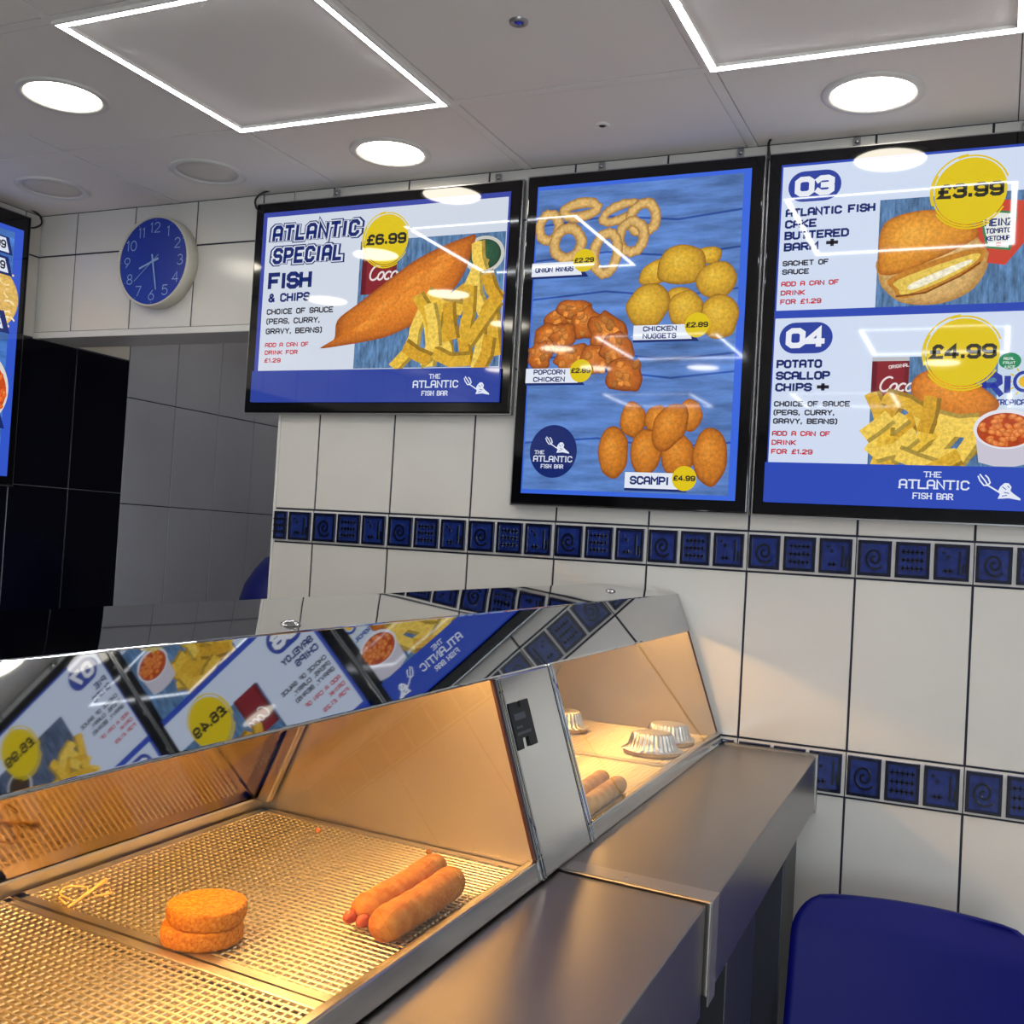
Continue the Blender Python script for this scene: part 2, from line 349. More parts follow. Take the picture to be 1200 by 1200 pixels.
# ------------------------------------------------------------------ the picture shown on a menu screen
NAVY = (22, 40, 108); WHITE = (226, 234, 250); YEL = (228, 200, 18); RED = (196, 40, 52); FOOT = (44, 74, 184); INK = (30, 30, 40)
class Disp:
    def __init__(s, W, H): s.v = []; s.f = []; s.c = []; s.m = []; s.l = 0; s.W = W; s.H = H
    def clip(s, p): return (min(max(p[0], 0), s.W), min(max(p[1], 0), s.H))
    def raw(s, pts, faces, cols, mi):
        n = len(s.v); z = s.l*0.00012
        s.v += [(p[0]/1000, p[1]/1000, z) for p in map(s.clip, pts)]
        for f in faces: s.f.append([i+n for i in f]); s.c.append([cols[i] for i in f]); s.m.append(mi)
    def up(s): s.l += 1
    def poly(s, pts, col, mi=0):
        s.up(); tri = tessellate_polygon([[Vector((p[0], p[1], 0)) for p in pts]])
        s.raw(pts, [list(t) for t in tri], [col]*len(pts), mi)
    def rect(s, x0, y0, x1, y1, col, mi=0, col2=None):
        s.up(); s.raw([(x0,y0),(x1,y0),(x1,y1),(x0,y1)], [(0,1,2,3)], [col, col, col2 or col, col2 or col], mi)
    def quads(s, qs, col, mi=0):
        s.up()
        for q in qs: s.raw(q, [(0,1,2,3)], [col]*4, mi)
    def blob(s, pts, edge, core, light=None, mi=1, off=(-.1, .16)):
        s.up(); n = len(pts); cx = sum(p[0] for p in pts)/n; cy = sum(p[1] for p in pts)/n
        rings = [(1, edge), (.86, tuple((a+2*b)/3 for a, b in zip(edge, core))), (.5, core)]
        w_ = max(p[0] for p in pts)-min(p[0] for p in pts); h_ = max(p[1] for p in pts)-min(p[1] for p in pts)
        V = []; C = []
        for k, (r, c) in enumerate(rings):
            q = (1-r); ox, oy = cx+off[0]*w_*q, cy+off[1]*h_*q
            V += [(ox+(p[0]-cx)*r, oy+(p[1]-cy)*r) for p in pts]; C += [c]*n
        V.append((cx+off[0]*w_, cy+off[1]*h_)); C.append(light or core)
        F = [(k*n+i, k*n+(i+1) % n, (k+1)*n+(i+1) % n, (k+1)*n+i) for k in range(2) for i in range(n)]
        F += [(2*n+i, 2*n+(i+1) % n, 3*n) for i in range(n)]
        s.raw(V, F, C, mi)
    def ring(s, cx, cy, rx, ry, wd, edge, core, rot=0, seed=1):
        s.up(); n = 36; V = []; C = []; rr = random.Random(seed); js = [1+rr.uniform(-.05, .05) for _ in range(n)]
        for k, (g, c) in enumerate(((0, edge), (.3, core), (.65, core), (1, edge))):
            for i, p in enumerate(ell(0, 0, rx-wd*g, ry-wd*g, n, 0)):
                j = js[i]; q = (p[0]*j, p[1]*j); V.append((cx+q[0]*math.cos(rot)-q[1]*math.sin(rot), cy+q[0]*math.sin(rot)+q[1]*math.cos(rot))); C.append(c)
        s.raw(V, [(k*n+i, k*n+(i+1) % n, (k+1)*n+(i+1) % n, (k+1)*n+i) for k in range(3) for i in range(n)], C, 1)
    def text(s, t, x, y, h, col, bold=.2, **k): s.quads(text_q(t, x, y, h, bold, **k), col)
    def chips(s, spots, seed=1):
        rr = random.Random(seed)
        for (x, y, L, wd, a) in spots:
            base = rr.choice([(226, 184, 62), (214, 168, 48), (234, 198, 84), (206, 156, 40)])
            dk = tuple(c*.72 for c in base); a = math.radians(a); ca, sa = math.cos(a), math.sin(a); bend = rr.uniform(-.12, .12)*L
            def T(u, v): u2, v2 = u, v+bend*(1-(2*u/L)**2); return (x+u2*ca-v2*sa, y+u2*sa+v2*ca)
            sh = wd*.34
            s.poly([T(-L/2, -wd/2-sh), T(0, -wd/2-sh), T(L/2, -wd/2-sh), T(L/2, wd/2-sh), T(0, wd/2-sh), T(-L/2, wd/2-sh)], dk, 1)
            s.poly([T(-L/2, -wd/2), T(0, -wd/2), T(L/2, -wd/2), T(L/2+wd*.1, 0), T(L/2, wd/2), T(0, wd/2), T(-L/2, wd/2)], base, 1)
    def price(s, cx, cy, r, t, tw=None, sw=True):
        if sw:
            for k, (e, a0, a1) in enumerate(((1.10, 95, 200), (1.06, 20, 110), (1.12, 215, 300), (1.05, 150, 330))):
                s.quads(strip(arc(cx, cy, r*e, r*e, a0, a1, 18), r*.05), YEL)
        s.poly(ell(cx, cy, r, r), YEL, 0); h = r*.44
        s.text(t, cx, cy-h/2+r*.02, h, (44, 42, 30), .24, width=tw or r*1.72, anchor='c')
    def pill(s, cx, cy, rx, ry, t):
        pts = arc(cx+rx-ry, cy, ry, ry, -90, 90, 14)+arc(cx-rx+ry, cy, ry, ry, 90, 270, 14)
        s.poly(pts, (44, 66, 160)); h = ry*1.3; s.text(t, cx, cy-h/2, h, (238, 242, 250), .27, width=ry*2.15, anchor='c')
    def trident(s, x, y, k, col=(232, 238, 250)):
        # sea-god crest: three-pronged fork leading a crouched figure
        T = lambda p: (x+p[0]*k, y+p[1]*k)
        def L(pts, t): s.quads(strip([T(p) for p in pts], t*k), col)
        L([(20, 30), (46, 14)], 3.2)
        L([(20, 30), (12, 30), (4, 40), (0, 50)], 3); L([(20, 30), (14, 40), (6, 50), (3, 54)], 3); L([(20, 30), (24, 36), (20, 46), (14, 52)], 3)
        s.poly([T(p) for p in [(44, 28), (52, 36), (60, 36), (66, 28), (64, 20), (70, 14), (84, 4), (84, 0), (62, 4), (40, 2), (44, 12), (40, 18)]], col)
        dk = tuple(c*.35 for c in (90, 120, 230))
        for a, b in (((48, 28), (56, 22)), ((52, 16), (62, 14)), ((48, 8), (58, 10)), ((58, 30), (62, 26))): s.quads(strip([T(a), T(b)], 1.8*k), (60, 84, 180))
    def logo(s, x, y, k, col=(226, 233, 248), tx=50):
        s.text('THE', x+tx*k, y+44*k, 13*k, col, .16, serif=.16, width=33*k)
        s.text('ATLANTIC', x, y+18*k, 21*k, col, .17, serif=.13, width=140*k); s.text('FISH BAR', x+29*k, y-4*k, 14*k, col, .17, serif=.14, width=80*k)
    def mesh(s, name, place, parent):
        me = bpy.data.meshes.new(name); o = bpy.data.objects.new(name, me); COL.objects.link(o); o.parent = parent
        base = root_loc(parent); me.from_pydata([tuple(place(*p)-base) for p in s.v], [], s.f)
        for m in DM: me.materials.append(m)
        ca = me.color_attributes.new('Col', 'FLOAT_COLOR', 'CORNER')
        i = 0
        for p, cols, mi in zip(me.polygons, s.c, s.m):
            p.material_index = mi
            for c in cols: ca.data[i].color = lin(c); i += 1
        me.update(); return o
WOODB = (70, 118, 190)
def wood_streaks(d, x0, y0, x1, y1):
    d.rect(x0, y0, x1, y1, (78, 112, 150), 3)
def can(d, x0, y0, x1, y1):
    d.rect(x0, y0, x1, y1, (136, 34, 42)); d.rect(x0, y0, x0+(x1-x0)*.14, y1, (104, 22, 32)); d.rect(x0+(x1-x0)*.88, y0, x1, y1, (112, 26, 34))
def script(d, x, y, h, n=4, col=(238, 226, 226)):
    # looped hand lettering: C o c a
    k = h/6; sk = .35
    gl = [arc(2.4, 3, 2.3, 3, 50, 320, 18), arc(5.6, 1.6, 1.3, 1.6, 90, 450, 16), arc(9, 1.6, 1.4, 1.6, 40, 320, 14), arc(12, 1.6, 1.3, 1.6, 60, 420, 16)+[(13.2, 2.6), (13.2, .6), (14, 0)]]
    for g in gl[:n]: d.quads(strip([(x+(p[0]+p[1]*sk)*k, y+p[1]*k) for p in g], .8*k), col)

def screen_special():
    d = Disp(795, 556); d.rect(0, 0, 795, 556, (58, 72, 168)); d.rect(0, 0, 795, 92, (44, 66, 158), 0)
    d.rect(14, 92, 789, 542, (214, 222, 236)); wood_streaks(d, 340, 94, 787, 451)
    for t, x, y, wd, h in (('ATLANTIC', 36, 468, 288, 48), ('SPECIAL', 42, 402, 230, 48)):
        d.text(t, x, y-6, h+12, NAVY, .44, width=wd+8, skew=.08, sp=2.3); d.text(t, x+2, y-3, h+6, (222, 228, 240), .36, width=wd+3, skew=.08, sp=2.3); d.text(t, x+4, y, h, NAVY, .22, width=wd-2, skew=.08, sp=2.3)
    d.text('FISH', 37, 328, 50, NAVY, .25, width=140); d.text('& CHIPS', 39, 291, 26, NAVY, .23, width=138)
    d.text('CHOICE OF SAUCE', 35, 255, 17, INK, .22, width=226); d.text('(PEAS, CURRY,', 36, 227, 17, INK, .22, width=182); d.text('GRAVY, BEANS)', 36, 198, 17, INK, .22, width=191)
    d.text('ADD A CAN OF', 36, 160, 13, RED, .23, width=149); d.text('DRINK FOR', 37, 138, 13, RED, .23, width=112); d.text('\u00a31.29', 37, 115, 13, RED, .23, width=55)
    can(d, 350, 300, 462, 440); script(d, 372, 340, 40)
    d.poly(ell(727, 392, 60, 50), (206, 204, 196)); d.blob(ell(727, 392, 50, 41), (28, 58, 44), (44, 86, 60), (58, 104, 74))
    fish = [(227,153),(272,176),(280,231),(341,273),(423,327),(511,383),(591,418),(663,440),(700,445),(690,404),(679,361),(649,310),(601,260),(552,222),(508,204),(449,182),(387,170),(309,160)]
    d.blob(smooth_closed(fish, 4), (150, 74, 20), (216, 124, 36), (232, 142, 46), off=(.02, .02))
    for (x, y, rx, ry, a) in ((590, 350, 60, 18, .6), (520, 330, 50, 14, .6), (430, 260, 60, 14, .6), (380, 215, 50, 12, .4), (610, 390, 40, 10, .3)):
        d.blob(ell(x, y, rx, ry, 20, a), (212, 120, 34), (226, 138, 46), (232, 146, 54))
    rr = random.Random(3); sp = []
    for (x, y, L, a) in ((500,140,110,58),(540,195,130,75),(575,160,130,95),(600,230,140,80),(640,170,140,88),(690,160,130,100),(735,150,130,84),(660,290,120,30),(620,268,120,160),(705,345,90,70),(720,290,120,100),(755,240,120,64),(770,180,120,95),(560,240,110,120),(685,235,150,84),(735,215,140,58),(600,130,100,20),(650,120,110,165),(760,300,90,120),(715,385,80,100),(585,205,120,100),(745,130,90,80),(545,130,90,150),(640,215,100,100)):
        sp.append((x, y, L, 30, a+rr.uniform(-6, 6)))
    d.chips(sp, 2); d.rect(0, 0, 795, 90, (44, 66, 158)); d.price(428, 449, 70, '\u00a36.99')
    d.logo(541, 20, .96); d.trident(694, 18, .9)
    return d
def tagbox(d, x0, y0, x1, y1, lines, hh, wd):
    d.poly([(x0, y0-6), (x1+32, y0-6), (x1+8, y1-10), (x0, y1-10)], NAVY); d.poly([(x0, y0), (x1+14, y0), (x1, y1), (x0, y1)], (232, 238, 250))
    n = len(lines)
    for i, t in enumerate(lines): d.text(t, x0+(x1-x0)*.5-wd/2, y0+(y1-y0)*(1-(i+.5)/n)-hh/2, hh, NAVY, .22, width=wd*len(t)/max(map(len, lines)))
def screen_snacks():
    d = Disp(554, 795); d.rect(0, 0, 554, 795, (60, 106, 226)); d.rect(4, 11, 536, 785, (84, 120, 182), 2)
    for y in (130, 300, 345, 500, 600, 690): d.quads(strip([(4, y), (200, y+14), (380, y-6), (536, y+8)], 5), (40, 74, 150), 2)
    E, Cc = (150, 106, 50), (216, 176, 106)
    d.ring(38, 686, 40, 48, 27, E, Cc, 0, 1); d.ring(122, 726, 58, 32, 29, E, Cc, .1, 2); d.ring(228, 712, 58, 30, 25, E, Cc, .35, 3); d.ring(291, 694, 46, 50, 27, E, Cc, 0, 4)
    d.ring(262, 648, 45, 52, 27, E, Cc, 0, 5); d.ring(92, 642, 51, 53, 29, E, Cc, 0, 6); d.ring(197, 611, 45, 66, 28, E, Cc, -.1, 7)
    E, Cc, Lt = (140, 96, 22), (212, 166, 48), (226, 186, 66)
    for i, (x, y, rx, ry, a) in enumerate(((330, 555, 46, 30, .5), (460, 590, 34, 22, 0), (395, 480, 34, 40, .3), (393, 570, 64, 50, .1), (484, 531, 50, 46, 0), (494, 440, 48, 52, .2), (314, 474, 56, 54, .5), (410, 462, 46, 46, .3))):
        d.blob(lumpy(x, y, rx, ry, .08, 12, a, i), E, Cc, Lt)
    E, Cc, Lt = (110, 50, 12), (192, 104, 34), (214, 134, 56)
    for i, (x, y, rx, ry, a) in enumerate(((85, 452, 46, 26, .4), (120, 470, 50, 26, 0), (157, 434, 44, 40, .3), (60, 395, 50, 44, .2), (35, 355, 34, 36, 0), (96, 402, 36, 32, .4), (215, 405, 48, 60, .5), (125, 345, 48, 38, .2), (187, 340, 44, 42, .1), (245, 360, 42, 50, .6), (270, 300, 48, 46, -.5), (90, 288, 14, 8, 0))):
        d.blob(lumpy(x, y, rx, ry, .15, 16, a, i+20), E, Cc, Lt)
        rr = random.Random(i+70)
        for q in range(9):
            u, v = rr.uniform(-.65, .65)*rx, rr.uniform(-.65, .65)*ry; k = rr.uniform(.8, 1.12)
            d.blob(lumpy(x+u, y+v, rx*rr.uniform(.14, .3), ry*rr.uniform(.14, .3), .2, 9, a, i*9+q), tuple(c*k*.72 for c in Cc), tuple(min(c*k, 255) for c in Lt))
    E, Cc, Lt = (132, 68, 16), (204, 124, 38), (220, 144, 54)
    for i, (x, y, rx, ry, a) in enumerate(((296, 189, 33, 44, 0), (360, 190, 34, 34, 0), (440, 200, 30, 40, 0), (250, 108, 40, 64, 0), (333, 111, 41, 58, 0), (413, 105, 42, 52, 0), (390, 172, 40, 62, -.5), (492, 102, 43, 70, 0))):
        d.blob(lumpy(x, y, rx, ry, .06, 14, a, i+40), E, Cc, Lt)
    tagbox(d, 4, 555, 128, 590, ['ONION RINGS'], 15, 102); d.price(146, 591, 29, '\u00a32.29', sw=False)
    tagbox(d, 286, 385, 420, 421, ['CHICKEN', 'NUGGETS'], 13, 82); d.price(445, 418, 30, '\u00a32.89', sw=False)
    tagbox(d, 4, 281, 134, 318, ['POPCORN', 'CHICKEN'], 13, 84); d.price(154, 311, 29, '\u00a32.89', sw=False)
    tagbox(d, 285, 21, 410, 60, ['SCAMPI'], 21, 94); d.price(434, 48, 30, '\u00a34.99', sw=False)
    d.poly(ell(92, 107, 64, 67), NAVY); d.logo(40, 67, .74, tx=3); d.trident(70, 102, .78)
    return d
def halves(d, y0, y1, num, title, lines, reds, price, pic, px=225):
    # one half of a meal board: y0..y1 in mm
    d.rect(4, y0, 554, y1, (214, 226, 248)); wood_streaks(d, px, y0, 554, y1-95 if y1-95 > y0 else y1)
    pic(d, y0); d.rect(0, y0-19, 554, y0, FOOT)
    d.pill(78, y1-50, 60, 36, num)
    y = y1-120
    for t, wd in title: d.text(t, 17, y, 20, NAVY, .25, width=wd); y -= 27
    y -= 8
    for t, wd in lines: d.text(t, 15, y, 13, INK, .23, width=wd); y -= 20
    y -= 8
    for t, wd in reds: d.text(t, 14, y, 12, RED, .23, width=wd); y -= 21
    d.price(413, y1-90, 74, price)
SAUCE = [('CHOICE OF SAUCE', 167), ('(PEAS, CURRY,', 134), ('GRAVY, BEANS)', 141)]
DRINK = [('ADD A CAN OF', 128), ('DRINK', 53), ('FOR \u00a31.29', 91)]
def pic_barm(d, y0):
    d.blob(smooth_closed([(431,597),(456,560),(448,514),(417,474),(356,452),(282,458),(240,492),(229,519),(227,560),(300,600)], 5), (176, 130, 66), (214, 176, 112), (226, 190, 130))
    d.poly([(421,650),(469,677),(520,671),(552,640),(540,600),(489,532),(452,539),(456,560),(431,597)], (206, 70, 50))
    d.poly([(438,634),(458,652),(506,645),(502,600),(496,566),(452,573),(446,600)], (236, 238, 232)); d.quads(strip([(438,634),(458,652),(506,645),(496,566),(452,573),(438,634)], 5), (60, 130, 80))
    d.text('HEINZ', 446, 618, 17, NAVY, .2, width=54); d.text('TOMATO', 448, 602, 12, NAVY, .2, width=50); d.text('KETCHUP', 450, 586, 11, NAVY, .2, width=46); d.poly(ell(474, 578, 7, 4, 12), (200, 50, 40))
    d.blob(smooth_closed([(226,557),(229,621),(253,651),(322,664),(390,652),(425,620),(431,597),(384,569),(318,541),(269,523),(232,525)], 5), (170, 96, 22), (222, 150, 48), (234, 170, 66))
    d.poly(smooth_closed([(259,518),(432,574),(438,535),(373,498),(286,467),(264,486)], 4), (188, 124, 40), 1); d.poly(smooth_closed([(272,510),(425,560),(428,540),(370,505),(288,475),(274,488)], 4), (222, 190, 82), 1)
    d.poly(smooth_closed([(300,500),(410,545),(412,535),(310,488)], 4), (238, 232, 206), 1); d.quads(strip([(268,472),(330,478),(400,512),(440,540)], 4), (120, 70, 20), 1)
def bean_pot(d, cx, cy, s=1.0, seed=5):
    d.poly([(cx-60*s, cy), (cx-50*s, cy-72*s), (cx-20*s, cy-80*s), (cx+20*s, cy-80*s), (cx+50*s, cy-72*s), (cx+60*s, cy)], (206, 202, 216)); d.poly(ell(cx, cy, 63*s, 43*s), (232, 230, 238)); d.poly(ell(cx, cy-2*s, 56*s, 37*s), (176, 66, 24), 1)
    rr = random.Random(seed)
    for i in range(46):
        a, r = rr.uniform(0, 2*PI), math.sqrt(rr.random()); x, y = cx+48*s*r*math.cos(a), cy-2*s+31*s*r*math.sin(a)
        d.blob(ell(x, y, 9*s, 6*s, 12, rr.uniform(-.8, .8)), (178, 78, 28), (222, 128, 60), (234, 156, 92))
CH4 = [(240,210,90,110),(262,205,100,60),(290,195,110,20),(300,170,110,60),(262,160,110,50),(250,130,100,80),(335,175,90,100),(275,110,90,85),(320,130,100,15),(350,150,110,35),(380,135,110,60),(400,115,110,35),(360,110,100,10),(425,150,110,70),(395,175,90,170),(300,222,100,155),(345,205,80,80),(280,140,100,30),(330,100,90,160),(410,190,80,175),(375,95,90,30),(240,180,70,40)]
def pic_scallop(d, y0):
    can(d, 225, 225, 304, 334); d.rect(225, 326, 304, 335, (190, 192, 196)); d.text('ORIGINAL', 262, 308, 8, (236, 220, 220), .2, width=42, rot=.12); script(d, 240, 258, 32)
    d.rect(484, 150, 554, 335, (206, 222, 240)); d.poly(ell(507, 322, 22, 18), (40, 140, 92)); d.text('REAL', 495, 324, 6, (230, 240, 236), .18); d.text('FRUIT', 494, 315, 6, (230, 240, 236), .18); d.text('JUICE', 494, 306, 6, (230, 240, 236), .18)
    for a in range(0, 360, 30): d.quads(strip([(538+25*math.cos(math.radians(a)), 277+25*math.sin(math.radians(a))), (538+33*math.cos(math.radians(a)), 277+33*math.sin(math.radians(a)))], 3), YEL)
    d.text('R', 460, 244, 54, (44, 60, 158), .22, width=32, skew=-.1); d.text('I', 500, 250, 42, (44, 60, 158), .3); d.quads(strip(arc(538, 277, 20, 20, 0, 360, 20), 7), (44, 60, 158)); d.poly(ell(538, 277, 12, 12), (240, 190, 40))
    d.text('TROPICAL', 484, 226, 13, (44, 60, 150), .22, width=64)
    d.blob(smooth_closed([(310,271),(328,297),(372,307),(420,285),(468,255),(490,224),(447,196),(376,206),(321,240)], 5), (160, 84, 24), (218, 132, 42), (232, 152, 58))
    d.chips([(x, y, L, 27, a) for x, y, L, a in CH4], 4); bean_pot(d, 504, 174)
def screen_meals():
    d = Disp(554, 795); d.rect(0, 0, 554, 795, FOOT)
    halves(d, 449, 789, '03', [('ATLANTIC FISH', 196), ('CAKE', 68), ('BUTTERED', 141), ('BARM', 74)], [('SACHET OF', 102), ('SAUCE', 59)], DRINK, '\u00a33.99', pic_barm)
    d.text('+', 113, 590, 26, INK, .3, width=22)
    halves(d, 92, 430, '04', [('POTATO', 98), ('SCALLOP', 117), ('CHIPS', 78)], SAUCE, DRINK, '\u00a34.99', pic_scallop)
    d.text('+', 111, 253, 26, INK, .3, width=22)
    d.rect(0, 0, 554, 92, FOOT); d.rect(0, 430, 554, 449, FOOT) if 0 else None
    d.logo(297, 22, 1.0); d.trident(455, 22, 1.0)
    return d
def pic_pie(d, y0):
    d.rect(225, y0, 554, y0+245, (70, 84, 110), 3); d.poly(ell(480, y0+170, 52, 44), (212, 210, 214)); d.blob(ell(480, y0+172, 44, 36), (40, 26, 20), (62, 42, 32), (76, 54, 40)); d.blob(ell(480, y0+70, 66, 58), (160, 100, 34), (222, 164, 74), (232, 180, 96))
    d.quads(strip([(480+66*math.cos(a/3), y0+70+58*math.sin(a/3)) for a in range(19)], 8), (196, 140, 60), 1)
    d.chips([(x-20, y+y0-92, L, 27, a) for x, y, L, a in CH4[:18]], 6)
def pic_saveloy(d, y0):
    can(d, 230, y0+120, 320, y0+246); script(d, 240, y0+150, 34)
    d.chips([(x+70, y+y0-100, L, 27, a) for x, y, L, a in CH4[:18]], 8)
    d.quads(strip([(300, y0+60), (360, y0+110), (430, y0+150), (520, y0+200)], 44), (132, 34, 26), 1); d.quads(strip([(304, y0+66), (362, y0+116), (432, y0+158), (516, y0+206)], 14), (166, 56, 40), 1)
def pic_pot(d, y0):
    d.chips([(x, y+y0-92, L, 27, a) for x, y, L, a in CH4], 9); bean_pot(d, 480, y0+150, 1.0, 8)
def screen_pair(a, b, pa, pb, ca, cb, ta, tb):
    d = Disp(554, 795); d.rect(0, 0, 554, 795, FOOT)
    halves(d, 449, 789, a, ta, SAUCE, DRINK, ca, pa); halves(d, 92, 430, b, tb, SAUCE, DRINK, cb, pb)
    d.rect(0, 0, 554, 92, FOOT); d.rect(0, 430, 554, 449, FOOT) if 0 else None
    d.logo(297, 22, 1.0); d.trident(455, 22, 1.0)
    return d
def screen_sides():
    d = Disp(554, 795); d.rect(0, 0, 554, 795, (52, 88, 206)); d.rect(6, 14, 520, 780, (66, 110, 180), 2)
    rr = random.Random(11)
    # a bowl of pale noodles, a dish of beans, price tabs
    d.poly(ell(420, 560, 130, 110), (216, 176, 90), 1)
    for i in range(90):
        x, y = rr.uniform(330, 515), rr.uniform(470, 655); a = rr.uniform(0, PI)
        d.quads(strip(arc(x, y, 22, 14, math.degrees(a), math.degrees(a)+150, 6), 6), rr.choice([(236, 206, 142), (222, 180, 104), (244, 222, 172)]), 1)
    d.poly([(350, 755), (490, 755), (508, 700), (350, 700)], NAVY); d.poly([(350, 750), (478, 750), (494, 706), (350, 706)], WHITE); d.text('99', 442, 716, 26, INK, .2, width=36)
    d.poly([(350, 692), (492, 692), (512, 634), (350, 634)], NAVY); d.poly([(350, 684), (480, 684), (496, 642), (350, 642)], WHITE); d.text('99', 444, 651, 26, INK, .2, width=36)
    d.poly([(340, 520), (490, 520), (516, 452), (340, 452)], NAVY); d.poly([(340, 512), (472, 512), (490, 464), (340, 464)], WHITE); d.text('E', 462, 476, 24, NAVY, .22, width=16)
    d.poly(ell(410, 270, 116, 120), (226, 218, 210)); d.poly(ell(410, 265, 108, 100), (196, 74, 26), 1)
    for i in range(120):
        a, r = rr.uniform(0, 2*PI), math.sqrt(rr.random()); x, y = 410+100*r*math.cos(a), 265+92*r*math.sin(a)
        d.blob(ell(x, y, 15, 9, 10, rr.uniform(-1.4, 1.4)), (190, 70, 22), (226, 104, 42), (238, 140, 76))
    d.poly([(340, 215), (480, 215), (508, 148), (340, 148)], NAVY); d.poly([(340, 207), (468, 207), (488, 160), (340, 160)], WHITE); d.text('A', 456, 170, 28, NAVY, .22, width=22)
    d.poly(ell(430, 76, 62, 64), NAVY); d.logo(378, 52, .76); d.text('C', 476, 66, 18, WHITE, .2, width=11)
    return d

def menu_screen(disp, x0, z0, W, H, label, wall='back', margin=.029, y_front=-.03, first=None, group='menu screens in a row along the tiled wall'):
    # x0,z0: lower-left of the lit area
    q = 1.0119; sx, sz = 1.7953-(1.7953-x0)*q, 1.4532+(z0-1.4532)*q
    if wall == 'back': place = lambda u, v, n: Vector((sx+u*q, y_front-n, sz+v*q))
    else: place = lambda u, v, n: Vector((y_front+n, x0+u, z0+v))
    depth = .022 if wall == 'back' else .046
    r = empty('menu_screen', place(W/2, -margin, -depth), label, 'screen', group)
    mb = MB(); P = [(-margin, -margin), (W+margin, -margin), (W+margin, H+margin), (-margin, H+margin)]
    mb.prism(P, -.0015, -depth+.004, lambda p, t: place(p[0], p[1], t)); bevel(build('bezel', mb, M['black'], r), .004, 3)
    mb = MB(); e = .003; out = [(-margin-e, -margin-e), (W+margin+e, -margin-e), (W+margin+e, H+margin+e), (-margin-e, H+margin+e)]
    vs = [place(p[0], p[1], t) for t in (-.006, -depth) for p in out]+[place(p[0], p[1], t) for t in (-.006, -depth) for p in P]
    fs = []
    for i in range(4):
        j = (i+1) % 4; fs += [(i, j, 4+j, 4+i), (8+i, 8+j, 12+j, 12+i), (i, j, 8+j, 8+i), (4+i, 4+j, 12+j, 12+i)]
    mb.add(vs, fs); tag(build('edge_trim', mb, M['silver'], r), 'thin silver edge of the screen')
    disp.mesh('display', place, r)
    for u in (W*.3, W*.94) if wall == 'back' else (W*.86,):
        mb = MB(); a, b = place(u-.008, H+margin+.002, -depth), place(u+.008, H+margin+.026, -depth+.008)
        mb.box([min(i, j) for i, j in zip(a, b)], [max(i, j) for i, j in zip(a, b)])
        c = place(u, H+margin+.016, -depth+.008); ax = 'y' if wall == 'back' else 'x'; sg = -1 if wall == 'back' else 1
        mb.lathe([(.0, sg*.005), (.005, sg*.0035), (.006, 0)], c, ax, 12); tag(build('mounting_clip', mb, M['chrome'], r), 'small chrome clip on the top edge')
    return r

# ================================================================== THE SETTING
CEIL = 2.45; XL = -1.163; XE = -.138; XR = 4.3; YB = -6.2; TW = .25
ZB = [0.112, .5117, .9117, 1.0168, 1.4142, 1.5106, 1.911, 2.311, CEIL]
SOF = 2.04
def struct(o): o['kind'] = 'structure'; return o
mb = MB(); mb.box((XL-.6, YB-.1, -.1), (XR+.1, 2.4, 0)); 
for i in range(16):
    for j in range(22):
        x, y = -1.7+i*.4, -6.2+j*.4
        mb.tile((x+.002, y+.002, 0), (x+.398, y+.398, .004), ('z', 1), .002, 1)
struct(build('floor', mb, [M['grout'], M['floor']]))
# back wall with its tiles
g = .0026
def tiles(mb, xs, zs, y, mi, skip=()):
    for a, b in zip(xs[:-1], xs[1:]):
        for i, (c, e) in enumerate(zip(zs[:-1], zs[1:])):
            if i in skip or e-c < .01: continue
            mb.tile((a+g, y, c+g), (b-g, y+.006, e-g), ('y', -1), .0012, mi)
mb = MB(); mb.box((XE, .0035, 0), (XR, .177, CEIL), 0)
xs = [XE]+[k*TW for k in range(0, 18) if k*TW < XR-.05]+[XR]
tiles(mb, xs, [0]+ZB, 0, 1, skip=(3, 5)); mb.box((XE, .0012, 0), (XE+.001, .1765, CEIL), 2)
struct(build('wall_back', mb, [M['grout'], M['tile'], M['plastic']]))
# bulkhead over the recess (same plane), soffit
mb = MB(); mb.box((XL, .0035, SOF+.004), (XE, .177, CEIL), 0)
xs = [XL]+[k*TW for k in range(-4, 1)][:4]+[XE]
tiles(mb, xs, [SOF+.016, 2.311, CEIL], 0, 1); mb.box((XL, .004, SOF), (XE, .177, SOF+.005), 2)
struct(build('wall_bulkhead', mb, [M['grout'], M['tile'], M['plastic']]))
mb = MB(); mb.prism([(-.004, SOF-.004), (-.004, SOF+.016), (.002, SOF+.018), (.02, SOF-.004)], XL, XE, lambda p, t: (t, p[0], p[1])); bevel(struct(build('trim_soffit_edge', mb, M['plastic'])), .003, 3)
mb = MB(); mb.prism([(XE-.006, -.003), (XE+.003, -.003), (XE+.003, .003), (XE, .02), (XE-.006, .02)], 0, SOF, lambda p, t: (p[0], p[1], t)); bevel(struct(build('trim_wall_corner', mb, M['plastic'])), .002, 2)
